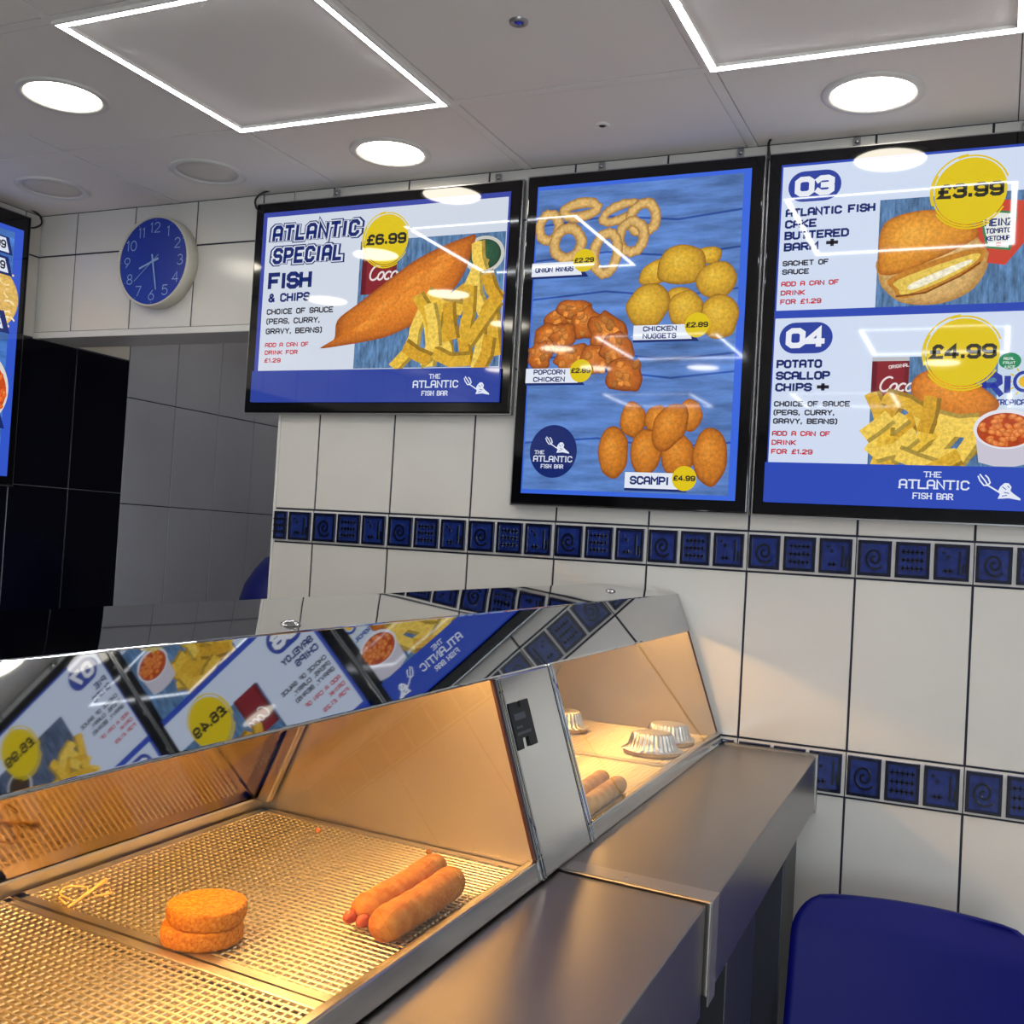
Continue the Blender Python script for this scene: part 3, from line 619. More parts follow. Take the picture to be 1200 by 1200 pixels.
# left wall: white above, near-black below, grey tiles deeper in the recess
mb = MB(); mb.box((XL-.15, YB, 0), (XL-.0035, 2.2, CEIL), 0); mb.box((XL-.004, YB, 0), (XL-.003, .44, SOF), 4)
ys = [.44-.25*k for k in range(27)][::-1]
for a, b in zip(ys[:-1], ys[1:]):
    for c, e in ((2.04, 2.311), (2.311, CEIL)): mb.tile((XL-.006, a+g, c+g), (XL, b-g, e-g), ('x', 1), .0012, 1)
    for c, e in ((.05, .55), (.55, 1.05), (1.05, 1.548), (1.548, 2.04)): mb.tile((XL-.006, a+.0015, c+.0015), (XL, b-.0015, e-.0015), ('x', 1), .001, 2)
ys = [.44, .698, .956, 1.19, 1.44, 1.69, 1.94, 2.2]
for a, b in zip(ys[:-1], ys[1:]):
    for c, e in ((.31, .71), (.71, 1.11), (1.11, 1.51), (1.51, 1.905), (1.905, 2.3), (2.3, CEIL)): mb.tile((XL-.006, a+.0018, c+.0018), (XL, b-.0018, e-.0018), ('x', 1), .0012, 3)
struct(build('wall_left', mb, [M['grout'], M['tile'], M['darktile'], M['greytile'], M['palegrout']]))
mb = MB(); mb.box((XL-.15, 2.2, 0), (1.0, 2.3, CEIL))
for k in range(9):
    for c in range(6): mb.tile((XL+k*.25+g, 2.194, .11+c*.4+g), (XL+(k+1)*.25-g, 2.2, min(.51+c*.4, CEIL)-g), ('y', -1), .0012, 1)
struct(build('wall_recess', mb, [M['grout'], M['greytile']]))
mb = MB(); mb.box((1.0, .177, 0), (1.1, 2.3, CEIL)); struct(build('wall_recess_side', mb, M['greytile']))
mb = MB(); mb.box((XR, YB, 0), (XR+.1, .177, CEIL))
for k in range(24):
    for a, b in zip(([0]+ZB)[:-1], ([0]+ZB)[1:]):
        if b-a > .12: mb.tile((XR-.006, YB+k*.25+g, a+g), (XR, YB+(k+1)*.25-g, b-g), ('x', -1), .0012, 1)
struct(build('wall_right', mb, [M['grout'], M['tile']]))
mb = MB(); mb.box((XL-.15, YB-.1, 0), (XR+.1, YB, .45)); mb.box((XL-.15, YB-.1, 2.15), (XR+.1, YB, CEIL)); mb.box((XL-.15, YB-.1, .45), (2.7, YB, 2.15)); mb.box((4.2, YB-.1, .45), (XR+.1, YB, 2.15))
struct(build('wall_front', mb, mat('front_wall_paint', (196, 196, 200), .6)))
mb = MB(); mb.box((2.7, YB-.06, .45), (4.2, YB-.054, 2.15)); wn = struct(build('added_window_1', mb, M['glass']))  # unseen window, put in to let the added fill lamp shine through
mb = MB()
for x in (2.7, 3.43, 4.16): mb.box((x, YB-.09, .45), (x+.04, YB-.02, 2.15))
mb.box((2.7, YB-.09, .45), (4.2, YB-.02, .49)); mb.box((2.7, YB-.09, 2.11), (4.2, YB-.02, 2.15)); build('added_window_frame', mb, M['leg'], wn)
# relief bands
def relief_band(name, z0, z1):
    mb = MB(); mb.box((XE+.003, -.0005, z0+.0022), (XR, .003, z1-.0022), 0)
    h = z1-z0; c0 = -1
    k = c0
    for col in range(-1, 17):
        for m in range(3):
            a = col*TW+.004+m*(TW-.004)/3; b = a+(TW-.004)/3-.0085
            if a < XE+.004:
                a = XE+.004
                if b-a < .02: continue
            if b > XR: continue
            lo, hi = z0+.0075, z1-.0075
            mb.tile((a, -.0045, lo), (b, .003, hi), ('y', -1), .002, 1)
            for q in strip([(a+.004, lo+.004), (b-.004, lo+.004), (b-.004, hi-.004), (a+.004, hi-.004), (a+.004, lo+.004)], .0068): ext(mb, q, -.0046, -.0078, 2)
            cx, cz = (a+b)/2, (lo+hi)/2; s = (hi-lo)/84.0
            if m == 0:
                sp = [(cx+(3+t*.95)*s*.82*math.cos(t*.42+1), cz+(3+t*.95)*s*math.sin(t*.42+1)) for t in range(0, 27)]
                for q in strip(sp, .005): ext(mb, q, -.0046, -.0076, 2)
            elif m == 1:
                for i in range(5):
                    for j in range(3):
                        x, z = cx+(i-2)*10*s, cz+(j-1)*19*s
                        for q in strip([(x-5*s, z), (x+5*s, z)], .0032)+strip([(x, z-6*s), (x, z+6*s)], .0032): ext(mb, q, -.0046, -.0074, 2)
            else:
                for (x0, z0_, x1, z1_, t) in ((17, -26, 17, 26, .0048), (26, -26, 26, -2, .0048), (-20, 22, -14, 22, .005), (-8, 8, -8, 16, .006), (-18, -20, 4, -20, .0035), (-12, -25, -12, -14, .0035), (-3, -25, -3, -14, .0035)):
                    for q in strip([(cx+x0*s, cz+z0_*s), (cx+x1*s, cz+z1_*s)], t): ext(mb, q, -.0046, -.0076, 2)
    # grout joints cut between the strips above the band tiles
    for col in range(0, 17): mb.box((col*TW-.0012, -.0011, z0), (col*TW+.0012, 0, z1), 3)
    return struct(build(name, mb, [M['bandbase'], M['blue'], M['bluedark'], M['grout']], recalc=False))
def ext(mb, q, y0, y1, mi):
    mb.add([(p[0], y0, p[1]) for p in q]+[(p[0], y1, p[1]) for p in q], [(4,5,6,7), (0,1,5,4), (1,2,6,5), (2,3,7,6), (3,0,4,7)], mi)
relief_band('trim_1', 1.4142, 1.5106); relief_band('trim_2', .9117, 1.0168)
# ceiling: lay-in tiles in a 600 mm grid
mb = MB(); mb.box((XL-.15, YB-.1, CEIL+.012), (XR+.1, 2.3, CEIL+.08), 0)
GX, GY = .012, -.4415
gx = [XL-.15]+[GX+.6*i for i in range(-2, 8)]; gx = sorted([v for v in gx if v < XR])+[XR+.1]
gy = sorted([2.3, 1.36, .76]+[GY-.6*j for j in range(-1, 10)])
gy = [v for v in gy if v > YB]; gy = [YB-.1]+gy
gy = sorted(set([round(v, 4) for v in gy]))
for a, b in zip(gx[:-1], gx[1:]):
    for c, e in zip(gy[:-1], gy[1:]): mb.tile((a+.0135, c+.0135, CEIL), (b-.0135, e-.0135, CEIL+.014), ('z', -1), .0015, 1)
for a in gx[1:-1]: mb.box((a-.0115, YB, CEIL-.001), (a+.0115, 2.3, CEIL+.013), 2)
for c in gy[1:-1]: mb.box((XL, c-.0115, CEIL-.0012), (XR, c+.0115, CEIL+.013), 2)
struct(build('ceiling', mb, [M['gap'], M['ceil'], M['tbar']]))

# ================================================================== CEILING LIGHTS
def led_frame(cx, cy, label, group=None):
    r = empty('ceiling_light', (cx, cy, CEIL), label, 'ceiling light', group)
    def ring(name, o, i, z0, z1, m):
        mb = MB(); 
        for (x0, y0, x1, y1) in ((-o, -o, o, -i), (-o, i, o, o), (-o, -i, -i, i), (i, -i, o, i)): mb.box((cx+x0, cy+y0, z0), (cx+x1, cy+y1, z1))
        return build(name, mb, m, r)
    ring('frame', .299, .2935, CEIL-.009, CEIL+.002, M['tbar']); ring('led_strip', .2935, .2805, CEIL-.0085, CEIL+.002, M['led']); ring('inner_edge', .2805, .278, CEIL-.0072, CEIL+.002, M['tbar'])
    return r
FR = 'square led frame lights in the ceiling'
led_frame(.312, -.7415, 'square glowing LED frame in the ceiling, left one, nearly whole', FR)
led_frame(1.512, -.7415, 'square glowing LED frame cut by the top right photo edge', FR)
HID = 'square glowing LED frame behind the viewer, seen only mirrored in the screens'
FAR = 'led frames mirrored in the screens'
for (cx, cy) in ((.312, -2.5415), (1.512, -2.5415), (-.288, -4.3415), (.912, -4.3415), (2.112, -4.3415), (2.712, -.7415), (2.712, -2.5415)): led_frame(cx, cy, HID, FAR)
def downlight(cx, cy, on, label, group, R=.106):
    r = empty('downlight', (cx, cy, CEIL), label, 'downlight', group)
    mb = MB(); mb.lathe([(R*.80, .0), (R*.81, -.0035), (R*.86, -.0055), (R*.97, -.006), (R, -.004), (R, .003)], (cx, cy, CEIL), 'z', 56); build('trim_ring', mb, M['plastic'], r)
    mb = MB(); mb.lathe([(0, -.0022), (R*.5, -.0022), (R*.80, -.0018), (R*.805, .001)], (cx, cy, CEIL), 'z', 56); build('diffuser', mb, M['down'] if on else M['downoff'], r)
    return r
ON, OFF = 'lit round downlights', 'unlit round downlights'
for cy in (.62, 1.7): downlight(-.75, cy, True, 'added unseen fill downlight in the recess ceiling, hidden above the bulkhead', 'added recess fill lights', .085)  # extra lamps added out of view to lift the dark recess
downlight(-.35, 1.15, True, 'added unseen fill downlight in the recess ceiling, hidden above the bulkhead', 'added recess fill lights', .085)
downlight(-.272, -.744, True, 'lit round downlight at the far left, left of the square light frame', ON)
downlight(.310, -.203, True, 'lit round downlight above the screen showing fish and chips', ON)
downlight(1.515, -.232, True, 'lit round downlight above the screen showing the 03 and 04 meals', ON)
downlight(-.286, -.211, False, 'unlit round downlight above the gap between wall clock and fish and chips screen', OFF)
downlight(-.875, -.220, False, 'unlit round downlight in the left ceiling corner above the clock', OFF)
for (cx, cy) in ((-.288, -1.34), (-.288, -1.94), (-.288, -2.54), (-.288, -3.14), (-.888, -.74), (-.888, -1.34), (-.888, -3.14), (1.512, -3.14), (.312, -3.14), (2.712, -.22), (2.112, -1.34), (3.3, -1.9)):
    downlight(cx, cy, True, 'lit round downlight behind the viewer, seen only mirrored in the screens', 'downlights mirrored in the screens')
def sensor(cx, cy, lens, name, label):
    r = empty(name, (cx, cy, CEIL), label, 'ceiling sensor')
    mb = MB(); mb.lathe([(.009, -.002), (.0135, -.006), (.018, -.0045), (.019, .001)], (cx, cy, CEIL), 'z', 24); build('bezel', mb, M['silver'] if lens == 'lens' else M['tbar'], r)
    mb = MB(); mb.lathe([(0, -.006), (.006, -.005), (.0095, -.001)], (cx, cy, CEIL), 'z', 20); build('lens', mb, M[lens], r)
sensor(.918, -.75, 'lens', 'ceiling_sensor', 'small round sensor with a blue lens in the ceiling tile')
sensor(.904, -.227, 'blackmatt', 'ceiling_sensor', 'tiny grey round sensor with dark centre, nearer the screens')

# ================================================================== SCREENS
menu_screen(screen_special(), -.198, 1.814, .795, .556, 'landscape menu screen headed Atlantic Special with fish and chips')
menu_screen(screen_snacks(), .673, 1.579, .554, .795, 'portrait menu screen with onion rings, nuggets, popcorn chicken and scampi')
menu_screen(screen_meals(), 1.297, 1.579, .554, .795, 'portrait menu screen with the 03 fish cake and 04 scallop meals')
menu_screen(screen_sides(), -.667, 1.569, .554, .817, 'menu screen on the left side wall, only its right edge showing', wall='left', y_front=XL+.055, margin=.028, group='menu screen on the side wall')
menu_screen(screen_pair('05', '06', pic_pot, pic_saveloy, '\u00a35.99', '\u00a36.49', [('CHIPS', 78)], [('SAVELOY', 110), ('CHIPS', 78)]), 1.92, 1.579, .554, .795, 'menu screen with a saveloy at \u00a36.49, mirrored in the cabinet hood')
menu_screen(screen_pair('07', '08', pic_pie, pic_pot, '\u00a36.99', '\u00a35.99', [('PIE', 48), ('CHIPS', 78)], [('CHIPS', 78)]), 2.545, 1.579, .554, .795, 'menu screen with a pie at \u00a36.99, mirrored in the cabinet hood')
menu_screen(screen_pair('09', '10', pic_pot, pic_pie, '\u00a36.49', '\u00a36.99', [('SPRING', 98), ('ROLL', 68), ('CHIPS', 78)], [('CHIPS', 78)]), 3.17, 1.579, .554, .795, 'menu screen headed 09 spring roll chips, mirrored in the cabinet hood')
def cable(pts, label):
    P = smooth_open(pts); mb = MB(); mb.tube(P, .0032, 8); tag(build('cable', mb, M['blackmatt'], origin=pts[0]), label, 'cable', 'screen cables')
def smooth_open(pts, n=6):
    o = []; N = len(pts)
    for i in range(N-1):
        p0, p1, p2, p3 = [Vector(pts[min(max(i+j-1, 0), N-1)]) for j in range(4)]
        for k in range(n):
            t = k/n; o.append(0.5*((2*p1)+(p2-p0)*t+(2*p0-5*p1+4*p2-p3)*t*t+(3*p1-p0-3*p2+p3)*t**3))
    o.append(Vector(pts[-1])); return o
cable([(-.215, -.02, 2.452), (-.24, -.03, 2.44), (-.253, -.035, 2.42), (-.245, -.035, 2.395), (-.222, -.03, 2.385)], 'black cable loop at the corner of the fish and chips screen')
cable([(XL+.02, -.06, 2.452), (XL+.025, -.03, 2.44), (XL+.03, -.025, 2.415), (XL+.03, -.05, 2.395), (XL+.03, -.085, 2.385)], 'black cable loop in the corner beside the side wall screen')
cable([(1.262, -.03, 2.452), (1.258, -.035, 2.436), (1.262, -.03, 2.40)], 'black cable dropping between the snack screen and the 03 meal screen')

# ================================================================== CLOCK
CX, CZ, CR = -.624, 2.257, .143
r = empty('wall_clock', (CX, 0, CZ), 'round wall clock with a blue face and cream case', 'clock')
mb = MB(); mb.lathe([(.0, 0), (CR*.93, 0), (CR*1.0, -.004), (CR*1.0, -.044), (CR*.985, -.05), (CR*.955, -.05), (CR*.945, -.043)], (CX, 0, CZ), 'y', 72); build('case', mb, M['clockrim'], r)
mb = MB(); mb.lathe([(0, -.0425), (CR*.948, -.0425)], (CX, 0, CZ), 'y', 72); f = build('dial', mb, M['clockblue'], r)
def flat(mb, qs, y, mi=0):
    for q in qs: mb.add([(CX+p[0], y, CZ+p[1]) for p in q], [(0, 1, 2, 3)], mi)
for n in range(1, 13):
    a = math.radians(90-30*n); R = CR*.74; h = .033; t = str(n); mb = MB()
    W = text_w(t, h, 1.3); flat(mb, text_q(t, R*math.cos(a)-W/2, R*math.sin(a)-h/2, h, .085, sp=1.3, font=ROUND), -.0428); build('numeral', mb, M['clockwhite'], f, recalc=False)
    R = CR*.905; mb = MB(); mb.add([(CX+R*math.cos(a)+.0014*math.cos(q*PI/4), -.0428, CZ+R*math.sin(a)+.0014*math.sin(q*PI/4)) for q in range(8)], [list(range(8))]); build('hour_dot', mb, M['clockwhite'], f, recalc=False)
def hand(name, ang, L, tail, w0, w1, y):
    a = math.radians(90-ang); d = Vector((math.cos(a), math.sin(a))); n = Vector((-d.y, d.x)); mb = MB()
    P = [-d*tail+n*w0/2, -d*tail-n*w0/2, d*L-n*w1/2, d*L+n*w1/2]
    mb.add([(CX+p.x, y, CZ+p.y) for p in P]+[(CX+p.x, y-.001, CZ+p.y) for p in P], [(0,1,2,3), (7,6,5,4), (0,1,5,4), (1,2,6,5), (2,3,7,6), (3,0,4,7)]); return build(name, mb, M['clockwhite'], r)
hand('hour_hand', 249, .058, .022, .0065, .005, -.0435); hand('minute_hand', 168, .092, .022, .0055, .0035, -.0448); hand('second_hand', 229, .092, .03, .0014, .0012, -.0462)
mb = MB(); mb.lathe([(0, -.0485), (.0035, -.048), (.004, -.0425)], (CX, 0, CZ), 'y', 16); build('hand_cap', mb, M['clockwhite'], r)

# ================================================================== COUNTERS AND HEATED CABINET
def Wp(x, y, z):
    # the counter run stands about two degrees off square to the tiled wall
    k = min(max(-y/1.0, 0.0), 1.0)
    return Vector((x-.035*y, y-.10*(x-1.215)*k, z))
def wp(mb):
    # subdivide nothing: warp every vertex
    mb.v = [tuple(Wp(*p)) for p in mb.v]; return mb
def long_box(mb, a, b, n=6, mi=0):
    # box split along y so it follows the run
    x0, y0, z0 = a; x1, y1, z1 = b; ys = [y0+(y1-y0)*i/n for i in range(n+1)]
    mb.prism([(x0, z0), (x1, z0), (x1, z1), (x0, z1)], 0, 1, lambda p, t: (p[0], y0+(y1-y0)*t, p[1]), mi)
SEAM = -1.163
r = empty('counter', Wp(1.3, -.6, 0), 'steel counter section against the tiled wall, with a folded front edge', 'counter', 'steel counter sections')
mb = MB(); mb.prism([(.60, .97), (.60, 1.0), (1.436, 1.0), (1.436, .876), (1.425, .876), (1.425, .97)], -.001, SEAM, lambda p, t: (p[0], t, p[1])); bevel(build('worktop', wp(mb), M['counter'], r), .0025, 2)
mb = MB(); mb.prism([(1.222, 1.0), (1.222, 1.0015), (1.438, 1.0015), (1.438, .866), (1.436, .866), (1.436, 1.0)], SEAM+.04, SEAM-.002, lambda p, t: (p[0], t, p[1]))
mb.lathe([(0, .0025), (.003, .002), (.004, 0)], (1.31, SEAM+.016, 1.0015), 'z', 12); build('joint_strip', wp(mb), M['steel'], r)
mb = MB(); mb.prism([(1.222, 1.0), (1.222, 1.004), (1.4395, 1.004), (1.4395, .87), (1.436, .87), (1.436, 1.0)], -.022, -.001, lambda p, t: (p[0], t, p[1])); build('end_strip', wp(mb), M['steel'], r)
for (x0, x1, y0, y1) in ((1.345, 1.41, -.27, -.09), (.62, .68, -.27, -.09)):
    mb = MB(); mb.box((x0, y0, 0), (x1, y1, .97)); bevel(build('leg', wp(mb), M['leg'], r), .004)
mb = MB(); mb.box((1.20, -.83, .0), (1.40, -.56, .97)); bevel(build('support_panel', wp(mb), M['leg'], r), .002)
mb = MB(); mb.box((.61, -1.15, .0), (.63, -.01, .97)); build('back_panel', wp(mb), M['leg'], r)
r = empty('counter', Wp(1.3, -1.8, 0), 'nearest steel counter section, running out of the bottom of the photo', 'counter', 'steel counter sections')
YN = -2.46
mb = MB(); mb.prism([(.60, .965), (.60, .9965), (1.429, .9965), (1.429, .85), (1.418, .85), (1.418, .965)], SEAM-.004, YN, lambda p, t: (p[0], t, p[1])); bevel(build('worktop', wp(mb), M['counter'], r), .0025, 2)
mb = MB(); mb.box((.61, YN+.01, 0), (1.39, SEAM-.05, .965)); build('base_cabinet', wp(mb), M['leg'], r)

cab = empty('heated_display_cabinet', Wp(1.0, -1.2, 1.0), 'long steel heated food cabinet with mirrored hood on the counter', 'heated cabinet')
FX = lambda z: 1.215-.354*(z-1.0)          # plane of the sloping front
BX = lambda z: .715+.46*(z-1.03)           # plane of the sloping back
Y0, Y1 = -.012, -2.44                      # run of the cabinet
DA, DB = -1.005, -1.243                    # divider between the two compartments
# hood
mb = MB(); prof = [(.872, 1.350), (.878, 1.358), (.886, 1.361), (.98, 1.3555), (1.0885, 1.3492), (1.1235, 1.263), (1.122, 1.2595), (1.118, 1.2605), (1.083, 1.3345), (.88, 1.343)]
for a, b in ((Y0, SEAM), (SEAM, Y1)): mb.prism(prof, a, b, lambda p, t: (p[0], t, p[1]), smooth=False)
h = build('hood', wp(mb), M['chrome'], cab); tag(h, 'mirror polished steel hood')
m_ = h.modifiers.new('bevel', 'BEVEL'); m_.width = .003; m_.segments = 4; m_.limit_method = 'ANGLE'; m_.angle_limit = .5
for (x, y) in ((1.055, -1.653), (.998, -.294)):
    mb = MB(); z = 1.3615-(x-.886)*.058; mb.lathe([(0, .006), (.006, .005), (.0105, .0025), (.012, 0)], (x, y, z-.0008), 'z', 20); build('bolt', wp(mb), M['chrome'], h)
# front rail and base
mb = MB(); mb.prism([(1.215, 1.0005), (FX(1.026)+.001, 1.026), (FX(1.026)-.012, 1.026), (1.19, 1.0005)], Y0, Y1, lambda p, t: (p[0], t, p[1])); bevel(build('front_rail', wp(mb), M['panel'], cab), .002, 2)
mb = MB(); mb.box((.70, Y1, 1.0005), (1.195, Y0, 1.006)); build('base_pan', wp(mb), M['walls'], cab)
mb = MB(); mb.box((.70, Y1, 1.006), (.722, Y0, 1.034)); bevel(build('back_rail', wp(mb), M['steel'], cab), .004, 2)
# back doors and posts
for a, b in ((-.03, -.5), (-.49, DA), (DB, -1.83), (-1.82, Y1+.02)):
    mb = MB(); o_ = .004 if a in (-.49, -1.82) else 0
    mb.prism([(BX(1.034)+o_, 1.034), (BX(1.034)+o_+.004, 1.034), (BX(1.343)+o_+.004, 1.343), (BX(1.343)+o_, 1.343)], a, b, lambda p, t: (p[0], t, p[1])); build('sliding_door', wp(mb), M['backglass'], cab)
for y in (DB-.004, -.03, Y1+.03):
    mb = MB(); mb.prism([(BX(1.03)+.006, 1.03), (BX(1.03)+.03, 1.03), (BX(1.343)+.03, 1.343), (BX(1.343)+.006, 1.343)], y, y-.016, lambda p, t: (p[0], t, p[1])); bevel(build('back_post', wp(mb), M['steel'], cab), .003)
# end panels and divider
def trap(mb, y0, y1, e=0.0): mb.prism([(.712, 1.006), (FX(1.006)-e, 1.006), (FX(1.262)-e, 1.262), (FX(1.262)-e-.01, 1.30), (1.075, 1.336), (.858, 1.343)], y0, y1, lambda p, t: (p[0], t, p[1]))
mb = MB(); trap(mb, Y0, Y0-.012, .004); tag(build('end_panel', wp(mb), M['walls'], cab), None)
mb = MB(); trap(mb, Y1+.012, Y1, .004); build('end_panel', wp(mb), M['walls'], cab)
mb = MB(); trap(mb, DA, DB, .004); d = build('divider', wp(mb), M['walls'], cab)
mb = MB(); P = lambda z, o: (FX(z)+o, z)
mb.prism([P(1.004, -.012), P(1.004, .003), P(1.262, .003), P(1.262, -.012)], DA-.024, DB+.021, lambda p, t: (p[0], t, p[1])); bevel(build('front_plate', wp(mb), M['panel'], d), .002)
for a, b in ((DA-.002, DA-.010), (DA-.014, DA-.022), (DB+.004, DB+.010), (DB+.013, DB+.019)):
    mb = MB(); mb.prism([P(1.002, -.003), P(1.002, .005), P(1.262, .005), P(1.262, -.003)], a, b, lambda p, t: (p[0], t, p[1])); bevel(build('edge_strip', wp(mb), M['chrome'], d), .002)
for y, h_ in ((DB-.0005, d), ):
    mb = MB(); mb.prism([P(1.027, -.004), P(1.027, 0), P(1.262, 0), P(1.262, -.004)], y, y+.004, lambda p, t: (p[0], t, p[1])); tag(build('seal', wp(mb), M['seal'], h_), 'dark red seal along the glass edge')
mb = MB(); mb.prism([P(1.027, -.004), P(1.027, 0), P(1.262, 0), P(1.262, -.004)], Y0-.012, Y0-.016, lambda p, t: (p[0], t, p[1])); tag(build('seal', wp(mb), M['seal'], cab), 'dark red seal along the glass edge')
# black label plate with notched ends, stuck to the divider
def on_front(y, z, o): return Wp(FX(z)+o, y, z)
mb = MB(); ya, yb, za, zb = -1.222, -1.147, 1.165, 1.226
out = [(0, 0), (.30, 0), (.32, .22), (.62, .22), (.60, .0), (1, 0), (1, 1), (.62, 1), (.56, .86), (.48, .86), (.44, 1), (.06, 1), (0, .94)]
ply = [(ya+(yb-ya)*u, za+(zb-za)*v) for u, v in out]; n = len(ply)
vs = [on_front(y, z, .003) for y, z in ply]+[on_front(y, z, .006) for y, z in ply]
tri = tessellate_polygon([[Vector((p[0], p[1], 0)) for p in ply]])
mb.add(vs, [(i, (i+1) % n, n+(i+1) % n, n+i) for i in range(n)]+[tuple(n+i for i in t) for t in tri])
for (u, v, wd, hh) in ((.15, .62, .55, .14), (.15, .44, .3, .05), (.12, .30, .7, .06)):
    q = [(ya+(yb-ya)*a_, za+(zb-za)*b_) for a_, b_ in ((u, v), (u+wd, v), (u+wd, v+hh), (u, v+hh))]; mb.add([on_front(y, z, .0063) for y, z in q], [(0, 1, 2, 3)], 1)
tag(build('label_plate', mb, [M['labelblack'], M['labelprint']], d), 'black notched label plate')
# front glass
for a, b in ((Y0-.014, DA-.002), (DB-.002, Y1+.014)):
    mb = MB(); mb.prism([P(1.025, -.006), P(1.025, -.001), P(1.264, -.001), P(1.264, -.006)], a-.001, b+.001, lambda p, t: (p[0], t, p[1])); tag(build('front_glass', wp(mb), M['glass'], cab), 'clear sloping glass')
# heat lamps: three quartz tubes in each compartment under the hood
for a, b in ((-.10, -.92), (-1.33, -2.35)):
    for k in range(3):
        x = .905+k*.022; mb = MB(); mb.tube([(x, a, 1.327), (x, b, 1.327)], .0055 if a < -1 else .0032, 8); tag(build('heat_lamp', wp(mb), M['heat'], cab), 'glowing tube under the hood')
    mb = MB(); mb.prism([(.885, 1.336), (.885, 1.338), (.985, 1.338), (.985, 1.336)], a+.02, b-.02, lambda p, t: (p[0], t, p[1])); build('lamp_reflector', wp(mb), M['panel'], cab)

# wire trays
TZ = 1.016
def tray(y0, y1, label):
    x0, x1 = .728, 1.196
    r = empty('wire_tray', Wp((x0+x1)/2, (y0+y1)/2, TZ-.006), label, 'tray', 'wire mesh trays in the heated cabinet')
    mb = MB(); t = .0013; pit = .0104
    def rod(a, b):
        d = Vector((b[0]-a[0], b[1]-a[1], 0)).normalized(); n = Vector((-d.y, d.x, 0)); u = Vector((0, 0, 1))
        A, B = Vector(a), Vector(b); pr = [n*-.0009+u*t*.6, n*.0009+u*t*.6, n*.0016-u*t*.1, n*.0013-u*t*.8, n*-.0013-u*t*.8, n*-.0016-u*t*.1]
        mb.add([A+p for p in pr]+[B+p for p in pr], [(i, (i+1) % 6, 6+(i+1) % 6, 6+i) for i in range(6)], 0, False)
    nx = int((x1-x0-.02)/pit); ny = int((y1-y0-.02)/pit)
    for i in range(nx+1):
        x = x0+.01+i*(x1-x0-.02)/nx; rod((x, y0+.008, TZ-t), (x, y1-.008, TZ-t))
    for j in range(ny+1):
        y = y0+.01+j*(y1-y0-.02)/ny; rod((x0+.008, y, TZ-t*.6), (x1-.008, y, TZ-t*.6))
    build('mesh', wp(mb), M['wire'], r, recalc=False)
    mb = MB()
    for a, b in (((x0, y0, TZ-.008), (x1, y0+.014, TZ+.001)), ((x0, y1-.014, TZ-.008), (x1, y1, TZ+.001)), ((x0, y0, TZ-.008), (x0+.014, y1, TZ+.001)), ((x1-.012, y0, TZ-.008), (x1, y1, TZ+.001))): mb.box(a, b)
    bevel(build('rim', wp(mb), M['walls'], r), .002)
tray(-1.733, DB-.004, 'wire mesh tray carrying the fish cakes and the sausages')
tray(-2.41, -1.738, 'wire mesh tray at the bottom left photo corner, empty')
tray(-.447, Y0-.016, 'wire mesh tray carrying the foil pies, next to the wall')
tray(DA+.004, -.452, 'wire mesh tray carrying the pale rolls, beside the steel divider')

# ================================================================== FOOD
def fishcake(c, rx, label, tilt=(0, 0, 0), seed=0):
    mb = MB(); rr = random.Random(seed); ph = [rr.uniform(0, 6) for _ in range(3)]
    def fn(r_, h_, a, i): return r_*(1+.018*math.sin(3*a+ph[0])+.012*math.sin(5*a+ph[1]))
    T = .0096
    mb.lathe([(0, T), (rx*.5, T+.0002), (rx*.91, T), (rx*.965, T-.0012), (rx*.99, T-.004), (rx, 0), (rx*.99, -T+.004), (rx*.95, -T+.001), (rx*.9, -T), (0, -T)], (0, 0, 0), 'z', 48, fn=fn)
    o = build('fishcake', mb, M['breadcrumb']); o.location = c; o.rotation_euler = tilt
    return tag(o, label, 'fishcake', 'breaded fishcakes')
fishcake((1.050, -1.672, TZ+.0105), .0425, 'lower breaded fishcake, directly on the wire mesh', (0, 0, 0), 1)
fishcake((1.052, -1.668, TZ+.0302), .0415, 'upper golden breaded fishcake, resting on the other one', (.03, -.02, .6), 2)
def sausage(name, a, b, rad, material, label, cat, group, tip=None, seed=0, bend=.004):
    rr = random.Random(seed); A, B = Vector(a), Vector(b); n = 22; pts = []; rs = []
    side = (B-A).normalized().cross(Vector((0, 0, 1)))
    for i in range(n+1):
        t = i/n; e = min(t, 1-t)*2*(B-A).length/2
        q = min(e/(rad*.9), 1.0); pr = max(math.sqrt(max(1-(1-q)**2, 0)), .12)
        pts.append(A.lerp(B, t)+side*bend*math.sin(PI*t)); rs.append(rad*pr*(1+rr.uniform(-.03, .03)))
    root = empty(name, (A+B)/2-Vector((0, 0, rad)), label, cat, group) if tip else None
    mb = MB(); mb.tube(pts, rs, 24)
    if tip:
        build('batter_coat', mb, M[material], root)
        d = (A-B).normalized()
        for off in (Vector((0, 0, -.006))+side*.007, Vector((0, 0, -.004))-side*.009):
            mb = MB(); c = A+d*.004+off; mb.tube([c-d*.012, c, c+d*.006, c+d*.010], [.006, .0075, .005, .001], 10); build('tip', mb, M['battertip'], root)
        return root
    o = build(name, mb, M[material], origin=(A+B)/2-Vector((0, 0, rad))); return tag(o, label, cat, group)
sausage('battered_sausage', (1.172, -1.560, TZ+.0185), (1.160, -1.352, TZ+.0185), .0185, 'batter', 'battered sausage with frayed reddish end, further from the glass', 'sausage', 'battered sausages', tip=True, seed=4)
sausage('battered_sausage', (1.214, -1.590, TZ+.0195), (1.205, -1.392, TZ+.0195), .0195, 'batter', 'battered sausage with smooth ends, closer to the front glass', 'sausage', 'battered sausages', seed=9)
